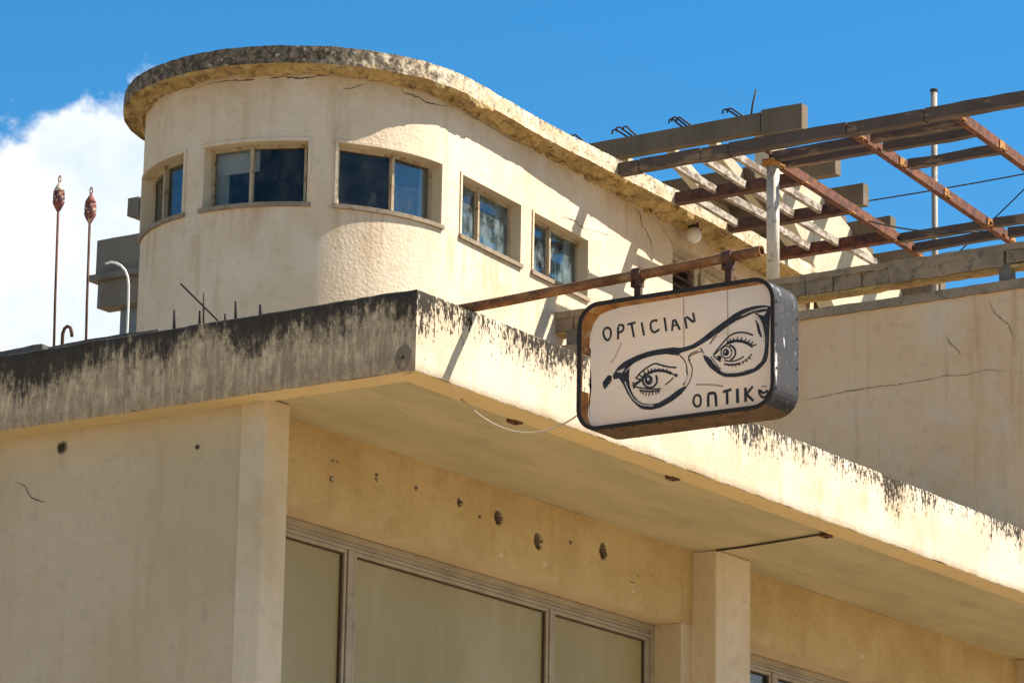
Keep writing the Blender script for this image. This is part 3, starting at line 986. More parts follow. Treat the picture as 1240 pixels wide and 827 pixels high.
def flat_bar(mb, a, b, w, z0, z1, off):
    # straight member between two points of the wall path, w thick
    p, q = tp(a, off, (z0 + z1) / 2), tp(b, off, (z0 + z1) / 2)
    mb.bar(p, q, w, z1 - z0)


def tower_window(o, split, glass, extra):
    s0, s1, z0, z1 = o
    n = 1 if s0 >= 0 else 14
    w = MB()      # raised plaster surround
    t = 0.030
    curved_strip(w, s0 - t, s1 + t, z1 + 0.002, z1 + t, -0.02, 0.014, n)
    win_bar(w, s0 - t, s0 - 0.002, z0, z1 + 0.001, -0.02, 0.014)
    win_bar(w, s1 + 0.002, s1 + t, z0, z1 + 0.001, -0.02, 0.014)
    win = w.build('window', 'tower', tower, bevel=0)
    sl = MB()
    curved_strip(sl, s0 - t - 0.01, s1 + t + 0.01, z0 - 0.030, z0 + 0.012, -0.16, 0.030, n)
    sl.build('sill', 'coping', win)
    dp = -0.125
    fr = MB()
    m_ = s0 + (s1 - s0) * split
    for a, b in ((s0, m_), (m_, s1)):
        flat_bar(fr, a, b, 0.05, z1 - 0.034, z1, dp)
        flat_bar(fr, a, b, 0.05, z0, z0 + 0.04, dp)
    for s_ in (s0 + 0.016, s1 - 0.016):
        p = tp(s_, dp, 0)
        fr.box(p.x - 0.014, p.x + 0.014, p.y - 0.014, p.y + 0.014, z0, z1)
    fr.build('frame', 'frame', win)
    mu = MB()
    p, q = tp(m_ - 0.018, dp + 0.012, (z0 + z1) / 2), tp(m_ + 0.018, dp + 0.012, (z0 + z1) / 2)
    mu.bar(p, q, 0.06, z1 - z0 - 0.002)
    mu.build('mullion', 'frame', win, bevel=0.004)
    for a, b in ((s0 + 0.02, m_ - 0.02), (m_ + 0.02, s1 - 0.02)):
        pn = MB()
        flat_bar(pn, a, b, 0.005, z0 + 0.03, z1 - 0.035, dp - 0.006)
        pn.build('pane', glass, win)
    for kind, a, b, za, zb_, mat in extra:
        e = MB()
        a_, b_ = s0 + (s1 - s0) * a, s0 + (s1 - s0) * b
        zc, zd = z0 + (z1 - z0) * za, z0 + (z1 - z0) * zb_
        if kind == 'curtain':
            k = 26
            P_ = [tp(a_ + (b_ - a_) * i / k, -0.21 + 0.028 * math.sin(i * 1.15) + 0.012 * math.sin(i * 0.5), 0) for i in range(k + 1)]
            top = [zd + 0.02 * math.sin(i * 0.5) for i in range(k + 1)]
            e.add([Vector((p.x, p.y, zc)) for p in P_] + [Vector((p.x, p.y, t_)) for p, t_ in zip(P_, top)], [(i, i + 1, k + 2 + i, k + 1 + i) for i in range(k)])
        else:
            flat_bar(e, a_, b_, 0.012, zc, zd, -0.19)
        e.build(kind, mat, win)
    return win


tower_window(OPEN[0], 0.52, 'glass', [('curtain', 0.72, 0.86, 0.0, 1.0, 'curtain_blue')])
tower_window(OPEN[1], 0.455, 'glass', [('blind', 0.0, 0.50, 0.62, 1.0, 'blind'), ('curtain', -0.05, 0.13, 0.0, 0.7, 'blind')])
tower_window(OPEN[2], 0.52, 'glass', [('curtain', 0.93, 1.05, 0.0, 1.0, 'blind')])
tower_window(OPEN[3], 0.42, 'glass_dusty', [('curtain', -0.05, 0.42, 0.0, 0.62, 'curtain'), ('curtain', 0.42, 0.92, 0.0, 0.50, 'curtain')])
tower_window(OPEN[4], 0.44, 'glass_dusty', [('curtain', -0.05, 0.40, 0.0, 0.66, 'curtain'), ('curtain', 0.62, 1.0, 0.0, 0.78, 'curtain')])

# glazed door beside the lamp
o = OPEN[5]
d_ = MB()
for a, b in ((4.76, 4.80), (5.44, 5.53), (5.62, 5.70), (6.27, 6.35)):
    win_bar(d_, a, b, 10.3, 12.62, -0.16, -0.08)
win_bar(d_, 4.76, 6.35, 12.62, 12.70, -0.14, -0.06)
win_bar(d_, 4.76, 6.35, 12.56, 12.615, -0.17, -0.10)
door = d_.build('door', 'frame', tower)
for i in range(22):
    sl = MB()
    z = 12.50 - i * 0.10
    p, q = tp(4.80, -0.11, z), tp(5.44, -0.11, z)
    n_ = ND * 0.03
    sl.add([p + n_ + Vector((0, 0, -0.03)), q + n_ + Vector((0, 0, -0.03)), q - n_ + Vector((0, 0, 0.03)), p - n_ + Vector((0, 0, 0.03)),
            p + n_ + Vector((0, 0, -0.02)), q + n_ + Vector((0, 0, -0.02)), q - n_ + Vector((0, 0, 0.04)), p - n_ + Vector((0, 0, 0.04))],
           [(0, 1, 2, 3), (7, 6, 5, 4), (0, 4, 5, 1), (2, 6, 7, 3)])
    sl.build('slat', 'rust_dark', door)
pn = MB()
win_bar(pn, 5.70, 6.27, 10.3, 12.6, -0.135, -0.128)
pn.build('door_panel', 'reveal', door)

# roof slab: uneven edge, spalled underside
def soff(s):
    return 0.225 + 0.17 * max(0.0, min(1.0, (s - 1.5) / 3.5))


def spall(s, k):
    # broken lumps on the underside
    v = nz((s * 1.0, k * 0.6, 3.0), 2.6) * 0.6 + nz((s, k, 9.0), 7.0) * 0.4
    return 0.085 * max(-0.4, min(1.0, round(v * 3) / 3 + 0.25 * v))


su = []
s_ = SMAX
while s_ > SEND:
    su.append(s_)
    s_ -= 0.035 if s_ > -ARC * 0.8 else 0.25
su.append(SEND)
mb = MB()
prof = [(-0.20, 'b'), (-0.04, 'b'), (0.02, 'b')] + [(f, 'b') for f in (0.2, 0.4, 0.6, 0.8, 0.95)] + [(1.0, 0.0), (1.0, 0.35), (1.0, 0.7), (0.97, 1.0), (0.80, 1.02), (0.30, 1.03), (-0.6, 1.03)]
ZS0, ZS1 = 12.898, 13.075


def slab(s, k):
    d, h = prof[k]
    off = d if d <= 0.05 else soff(s) * d
    if h == 'b':
        z = ZS0 + (spall(s, off * 3) if 0.05 < off else -0.02) - (0.035 * max(0, 0.6 - d) if d > 0.05 else 0.03 * nz((s, 1, 1), 3.0))
    else:
        z = ZS0 + (ZS1 - ZS0) * h
    p = tp(s, off, z)
    a = 0.0065 if h != 'b' else 0.026
    return wob(wob(wob(p, a, 3.0), a * 0.8, 13.0), a * 0.5, 40.0)


mb.grid(slab, su, list(range(len(prof))), 0, False)
nn = len(prof)
for i in range(len(mb.f)):
    j = i % (nn - 1)
    mb.mi[i] = 1 if j < 8 else 0
mb.add([tp(s__, -0.1, ZS1 - 0.01) for s__ in su], [tuple(range(len(su)))], 0)
mb.build('roof_slab', ('slab_edge', 'slab_soffit'), tower)

# loose plaster lumps clinging under the slab
rnd = random.Random(11)
for i in range(34):
    s_ = rnd.uniform(-3.9, 4.4)
    w_, h_ = rnd.uniform(0.03, 0.11), rnd.uniform(0.015, 0.03)
    c = tp(s_, 0.02, 12.878 - h_ * 0.4)
    lump = MB()
    t_ = tn(s_).cross(Vector((0, 0, 1)))
    vs_ = []
    for a in (-1, 1):
        for b in (0, 1):
            for k in (-1, 1):
                vs_.append(c + t_ * (a * w_ * rnd.uniform(.6, 1.1)) + tn(s_) * (b * rnd.uniform(.02, .08) - .02) + Vector((0, 0, k * h_ * rnd.uniform(.5, 1.2))))
    lump.add(vs_, [(0, 1, 3, 2), (4, 6, 7, 5), (0, 4, 5, 1), (2, 3, 7, 6), (0, 2, 6, 4), (1, 5, 7, 3)])
    lump.build('plaster_lump', 'slab_soffit', tower)
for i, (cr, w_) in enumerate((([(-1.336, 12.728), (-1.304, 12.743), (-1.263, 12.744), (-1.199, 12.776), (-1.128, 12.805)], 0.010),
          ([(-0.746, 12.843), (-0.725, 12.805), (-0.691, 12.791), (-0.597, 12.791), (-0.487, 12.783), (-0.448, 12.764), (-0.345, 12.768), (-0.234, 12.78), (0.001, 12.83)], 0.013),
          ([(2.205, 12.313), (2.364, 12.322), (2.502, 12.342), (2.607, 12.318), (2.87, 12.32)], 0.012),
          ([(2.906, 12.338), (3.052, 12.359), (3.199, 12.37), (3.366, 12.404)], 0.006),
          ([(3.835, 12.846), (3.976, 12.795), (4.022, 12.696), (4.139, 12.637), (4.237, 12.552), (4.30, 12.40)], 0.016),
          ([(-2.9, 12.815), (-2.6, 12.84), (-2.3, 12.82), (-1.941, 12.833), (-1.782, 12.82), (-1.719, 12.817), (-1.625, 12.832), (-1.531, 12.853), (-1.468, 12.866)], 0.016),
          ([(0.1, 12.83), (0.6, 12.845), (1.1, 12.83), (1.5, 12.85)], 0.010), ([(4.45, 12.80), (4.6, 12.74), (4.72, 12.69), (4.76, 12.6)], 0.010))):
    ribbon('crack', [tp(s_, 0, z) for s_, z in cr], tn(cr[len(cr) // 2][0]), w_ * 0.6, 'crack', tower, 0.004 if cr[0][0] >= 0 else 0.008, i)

# globe lamp under the slab
lp = tp(4.92, 0.17, 12.80)
lamp = thing('globe_lamp', (lp.x, lp.y, 12.88), 'round opal glass lamp fixed under the tower roof slab', 'lamp')
mb = MB()
mb.lathe((lp.x, lp.y), [(0.02, 12.695)] + [(0.092 * math.sin(math.pi * i / 12), 12.785 - 0.092 * math.cos(math.pi * i / 12)) for i in range(2, 11)] + [(0.045, 12.872)], 20)
mb.build('globe', 'globe', lamp, True)
mb = MB()
mb.lathe((lp.x, lp.y), [(0.055, 12.862), (0.06, 12.90), (0.05, 12.93)], 14)
mb.build('lamp_base', 'steel', lamp, True)

# ------------------------------------------------------------------ terrace wall with the block beam over it
XB = 10.2
ter = thing('terrace_wall', (XB + 0.1, 3, ZT), 'long shaded tan plaster wall with cracked render and concrete coping', 'wall')
mb = MB()
mb.grid(lambda a, b: Vector((XB + 0.006 * nz((0, a, b), 1.3), a, b)), lin(0.14, 5.70, 80), lin(ZT - 0.1, 10.815, 36), 0, True)
mb.box(XB + 0.02, XB + 0.22, 0.14, 5.70, ZT - 0.1, 10.81)
mb.build('wall', 'terrace', ter, True)
rbox('coping', (XB - 0.035, XB + 0.26, 0.12, 5.70, 10.812, 10.900), 'coping', ter, 0.07, 0.008, 7.0)
rbox('stub_post', (XB + 0.02, XB + 0.14, 0.46, 0.575, 10.895, 11.09), 'grey', ter, 0.06, 0.004)
rbox('stub_post', (XB + 0.02, XB + 0.14, 5.30, 5.42, 10.895, 11.09), 'grey', ter, 0.06, 0.004)
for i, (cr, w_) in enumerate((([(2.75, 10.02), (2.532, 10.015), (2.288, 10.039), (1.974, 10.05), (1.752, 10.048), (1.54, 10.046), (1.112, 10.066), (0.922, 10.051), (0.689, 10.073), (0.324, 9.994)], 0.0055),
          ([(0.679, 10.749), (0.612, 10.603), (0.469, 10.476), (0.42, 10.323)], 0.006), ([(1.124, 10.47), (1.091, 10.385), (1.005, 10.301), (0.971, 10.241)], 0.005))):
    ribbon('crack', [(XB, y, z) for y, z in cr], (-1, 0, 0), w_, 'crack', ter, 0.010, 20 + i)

bb = thing('block_beam', (XB + 0.1, 3, 11.05), 'horizontal beam of concrete blocks spanning above the shaded terrace wall', 'beam')
rbox('cap_strip', (XB + 0.0, XB + 0.20, 0.10, 5.66, 11.205, 11.268), 'crust', bb, 0.05, 0.010, 8.0)
ys = [5.66, 5.33, 5.01, 4.69, 4.37, 4.05, 3.72, 3.40, 3.09, 2.78 + 0.18, 2.651, 2.343, 2.033, 1.738]
for a, b in zip(ys[:-1], ys[1:]):
    rbox('block', (XB + 0.012 + rnd.uniform(-.006, .006), XB + 0.19, b + 0.006, a - 0.006, 11.062, 11.203), 'block', bb, 0.045, 0.006, 12.0)
rbox('render_crust', (XB - 0.008, XB + 0.19, 0.512, 1.728, 11.052, 11.230), 'crust', bb, 0.04, 0.014, 7.0)
rbox('block', (XB + 0.012, XB + 0.19, 0.12, 0.494, 11.080, 11.203), 'block', bb, 0.045, 0.006, 12.0)
rbox('bed_strip', (XB + 0.03, XB + 0.20, 0.12, 5.66, 11.036, 11.066), 'slab_soffit', bb, 0.06, 0.008, 8.0)

# ------------------------------------------------------------------ pergola over the terrace
per = thing('pergola', (12.5, 3.5, 10.4), 'rusty steel and timber pergola frame fixed to the tower roof edge', 'pergola')
ZP = 12.975


def slab_y(x):
    # y of the slab edge at this x
    s = (x - TB.x) / TD.x
    p = tp(s, soff(s), 0)
    return p.y


yj = [slab_y(11.05) + 0.03, 5.058, 4.311, 3.988, 2.619, 1.748, 0.25]
for i, (a, b) in enumerate(zip(yj[:-1], yj[1:])):
    rbox('beam', (10.99, 11.11, b + 0.006, a - 0.006, 12.906 + 0.008 * (i % 2), 13.029 + 0.008 * (i % 2)), 'timber', per, 0.10, 0.009, 2.2)
for x in (12.25, 13.45, 14.67):
    mb = MB()
    y1, y0 = slab_y(x) + 0.03, 3.78 + (x - 11.5) * 0.087
    mb.box(x - 0.055, x - 0.045, y0, y1, 12.905, 13.03)
    mb.box(x - 0.045, x + 0.05, y0, y1, 12.905, 12.917)
    mb.box(x - 0.045, x + 0.05, y0, y1, 13.018, 13.03)
    mb.build('beam', 'rust' if x > 14 else 'rust_dark', per)
for x0, y0, x1, y1 in ((11.36, 3.715, 15.42, 4.07), (11.10, 2.565, 15.42, 2.955), (11.10, 1.43, 15.42, 1.815)):
    mb = MB()
    p, q = Vector((x0, y0, ZP - 0.01)), Vector((x1, y1, ZP - 0.01))
    mb.bar(p, q, 0.008, 0.105)
    for dz in (-0.048, 0.048):
        n_ = Vector((0.09, -1, 0)).normalized() * 0.035
        mb.bar(p - n_ + Vector((0, 0, dz)), q - n_ + Vector((0, 0, dz)), 0.065, 0.008)
    mb.build('channel', 'rust', per)


def ch_y(k, x):
    return (3.715, 2.565, 1.43)[k] + (x - 11.1) * 0.0895


for x, k0 in ((11.43, 0), (11.70, 0), (11.39, 1), (11.72, 1), (12.37, 1), (14.75, 0), (15.17, 0), (14.74, 1), (15.17, 1)):
    ya, yb = ch_y(k0, x) - 0.05, ch_y(k0 + 1, x) + 0.05
    rbox('batten', (x - 0.045, x + 0.045, yb, ya, ZP - 0.065, ZP + 0.03), 'timber', per, 0.10, 0.012, 1.7)
for x0, y0, x1, y1 in ((11.12, 4.74, 12.19, 4.85), (11.12, 4.38, 12.19, 4.49), (11.12, 4.03, 12.19, 4.12), (12.31, 5.19, 13.39, 5.29), (12.31, 4.84, 13.39, 4.89), (12.31, 4.50, 13.39, 4.585),
                       (12.31, 4.16, 13.39, 4.245), (13.51, 4.98, 14.61, 5.07), (13.51, 4.63, 14.61, 4.71), (14.73, 4.68, 15.6, 4.74)):
    mb = MB()
    p, q = Vector((x0, y0, ZP + 0.0)), Vector((x1, y1, ZP + 0.0))
    mb.bar(p, q, 0.05, 0.085)
    mb.build('slat', 'white_slat', per, bevel=0.005)
for k in range(3):
    for x in (11.16, 12.25, 13.45, 14.67, 15.35):
        if x < 11.3 and k == 0:
            continue
        y = ch_y(k, x)
        mb = MB()
        mb.box(x - 0.05, x + 0.06, y - 0.055, y - 0.012, ZP - 0.075, ZP - 0.062)
        mb.box(x - 0.05, x + 0.06, y - 0.020, y - 0.012, ZP - 0.062, ZP + 0.03)
        cl = mb.build('cleat', 'rust_ochre', per)
        mb = MB()
        mb.lathe((x, y - 0.034), [(0.013, ZP - 0.092), (0.013, ZP - 0.074)], 6)
        mb.build('bolt', 'rust_dark', cl)
mb = MB()
mb.tube([(11.47, 3.735, 10.3), (11.468, 3.733, 11.55)], 0.062, 16)
mb.tube([(11.468, 3.733, 11.54), (11.466, 3.731, 12.885)], 0.066, 16)
pst = mb.build('post', 'white_post', per, True)
mb = MB()
mb.box(11.38, 11.56, 3.64, 3.82, 12.872, 12.893)
mb.box(11.36, 11.44, 3.66, 3.80, 12.893, 12.93)
mb.build('bracket', 'rust_ochre', pst)

pole = thing('roof_pole', (16, 4.2, 10.3), 'tall thin pale pole standing upright behind the pergola', 'pole')
mb = MB()
mb.tube([(16, 4.235, 10.3), (16, 4.208, 15.05)], 0.036, 10)
mb.build('shaft', 'grey_pole', pole, True)
mb = MB()
mb.lathe((16, 4.208), [(0.03, 15.04), (0.046, 15.045), (0.046, 15.07), (0.02, 15.08)], 10)
mb.build('cap', 'steel', pole)
mb = MB()
mb.box(XB + 0.23, XE - 0.3, 0.4, 5.9, ZT - 0.02, 10.28)
mb.build('terrace_deck', 'roof', shop)

# ------------------------------------------------------------------ hanging sign
XF, XR = 0.58, 0.905          # front and back plane of the case
SY, SZ = -0.953, 7.337        # lower far corner ; u runs towards -y, v up
SW, SH, SR = 1.561, 0.908, 0.165


def sp(u, v, x):
    return Vector((x, SY - u, SZ + v))


def rrect(inset, r, n=8):
    pts = []
    r = max(0.01, r)
    for cx, cy, a0 in ((SW - inset - r, inset + r, -90), (SW - inset - r, SH - inset - r, 0), (inset + r, SH - inset - r, 90), (inset + r, inset + r, 180)):
        for i in range(n + 1):
            a = R_(a0 + 90 * i / n)
            pts.append((cx + r * math.cos(a), cy + r * math.sin(a)))
    return pts


sign = thing('optician_sign', (0.74, -1.73, SZ), 'hanging light box sign reading OPTICIAN with painted spectacles and eyes', 'sign')
outer = rrect(0, SR)
inner = rrect(0.012, SR - 0.012)


def ring_faces(mb, A, B, xa, xb, skip=None, mi=0, flip=False):
    n = len(A)
    for i in range(n):
        j = (i + 1) % n
        q = [sp(*A[i], xa), sp(*A[j], xa), sp(*B[j], xb), sp(*B[i], xb)]
        mb.add(q, [(3, 2, 1, 0) if flip else (0, 1, 2, 3)], mi)


# case rim in two materials: outside grey paint, inside bare rust; a piece of the far side has rusted away
def split_side(pts):
    out = []
    n = len(pts)
    for i in range(n):
        a, b = pts[i], pts[(i + 1) % n]
        out.append(a)
        if abs(a[0] - b[0]) < 1e-6 and a[0] < 0.1:
            for v in (0.575, 0.56, 0.44, 0.32, 0.305):
                if min(a[1], b[1]) < v < max(a[1], b[1]):
                    out.append((a[0], v))
    return out


def cut(a, b):
    m_ = ((a[0] + b[0]) / 2, (a[1] + b[1]) / 2)
    return m_[0] < 0.03 and 0.305 < m_[1] < 0.575


o2, i2 = split_side(outer), split_side(inner)
mb = MB()
n = len(o2)
rim_x = [XF, XF + 0.05, XR - 0.03, XR]
for i in range(n):
    j = (i + 1) % n
    for k in range(3):
        if cut(o2[i], o2[j]) and k == 1:
            continue
        low = o2[i][1] < 0.03 and o2[j][1] < 0.03
        mb.add([sp(*o2[i], rim_x[k]), sp(*o2[j], rim_x[k]), sp(*o2[j], rim_x[k + 1]), sp(*o2[i], rim_x[k + 1])], [(0, 1, 2, 3)], 2 if low else 0)
        mb.add([sp(*i2[i], rim_x[k]), sp(*i2[j], rim_x[k]), sp(*i2[j], rim_x[k + 1]), sp(*i2[i], rim_x[k + 1])], [(3, 2, 1, 0)], 1)
ring_faces(mb, o2, i2, XR, XR, None, 1)
mb.build('case', ('case_grey', 'rust_ochre', 'rust_brown'), sign, False)
mb = MB()
lip_in = rrect(0.029, SR - 0.029)
ring_faces(mb, outer, lip_in, XF - 0.004, XF - 0.004, None, 0, True)
ring_faces(mb, lip_in, lip_in, XF - 0.004, XF + 0.008)
ring_faces(mb, outer, outer, XF - 0.004, XF + 0.004, None, 0, False)
mb.build('front_rim', 'steel', sign)


def panel(name, pts, x, th, mat):
    me = bpy.data.meshes.new(name)
    bm = bmesh.new()
    vs_ = [bm.verts.new(sp(u, v, x)) for u, v in pts]
    f = bm.faces.new(vs_)
    bmesh.ops.triangulate(bm, faces=[f])
    bm.to_mesh(me)
    bm.free()
    o = link(name, me, mat, sign)
    return o


right = [p for p in rrect(0.022, SR - 0.022) if p[0] > SW / 2]
right = [(u, min(v, 0.862)) for u, v in right]
left = [(0.34, 0.852), (0.24, 0.840), (0.165, 0.820), (0.115, 0.765), (0.088, 0.690), (0.082, 0.600), (0.094, 0.578), (0.084, 0.560), (0.088, 0.48), (0.098, 0.40), (0.103, 0.32), (0.095, 0.24), (0.080, 0.17), (0.074, 0.12), (0.088, 0.07), (0.112, 0.034), (0.16, 0.024)]
panel('face_panel', right + left, 0.606, 0.004, 'acrylic')
back = [p for p in rrect(0.022, SR - 0.022) if p[0] > SW / 2] + [(0.25, SH - 0.02), (0.22, 0.62), (0.24, 0.5), (0.21, 0.3), (0.25, 0.02)]
panel('back_panel', back, 0.885, 0.004, 'acrylic')
# dark seams behind the sheet
for u in (0.845, 1.19):
    mb = MB()
    mb.add([sp(u - 0.006, 0.47, 0.6045), sp(u + 0.003, 0.47, 0.6045), sp(u - 0.004, 0.86, 0.6045), sp(u - 0.012, 0.86, 0.6045)], [(0, 1, 2, 3)])
    mb.build('seam', 'sign_stain_shade', sign)
for u, v in ((0.17, SH + 0.004), (1.02, SH + 0.004)):
    mb = MB()
    mb.box(0.66, 0.80, SY - u - 0.055, SY - u + 0.055, SZ + v - 0.006, SZ + v + 0.022)
    mb.build('lug', 'steel', sign, bevel=0.004)
for v in (0.16, 0.30, 0.56, 0.70):
    for x in (XF + 0.022, XR - 0.022):
        mb = MB()
        c = sp(SW + 0.003, v + 0.03 * math.sin(v * 40 + x * 9), x)
        mb.tube([c + Vector((0, 0.004, 0)), c - Vector((0, 0.004, 0))], 0.007, 8)
        mb.build('screw', 'steel', sign)
for u in (0.28, 0.45, 0.66, 0.90, 1.13, 1.33):
    for x in (XF + 0.024, XR - 0.024):
        mb = MB()
        c = sp(u + (0.04 if x > 0.7 else 0), -0.002, x)
        mb.tube([c + Vector((0, 0, 0.004)), c - Vector((0, 0, 0.004))], 0.007, 8)
        mb.build('screw', 'steel', sign)

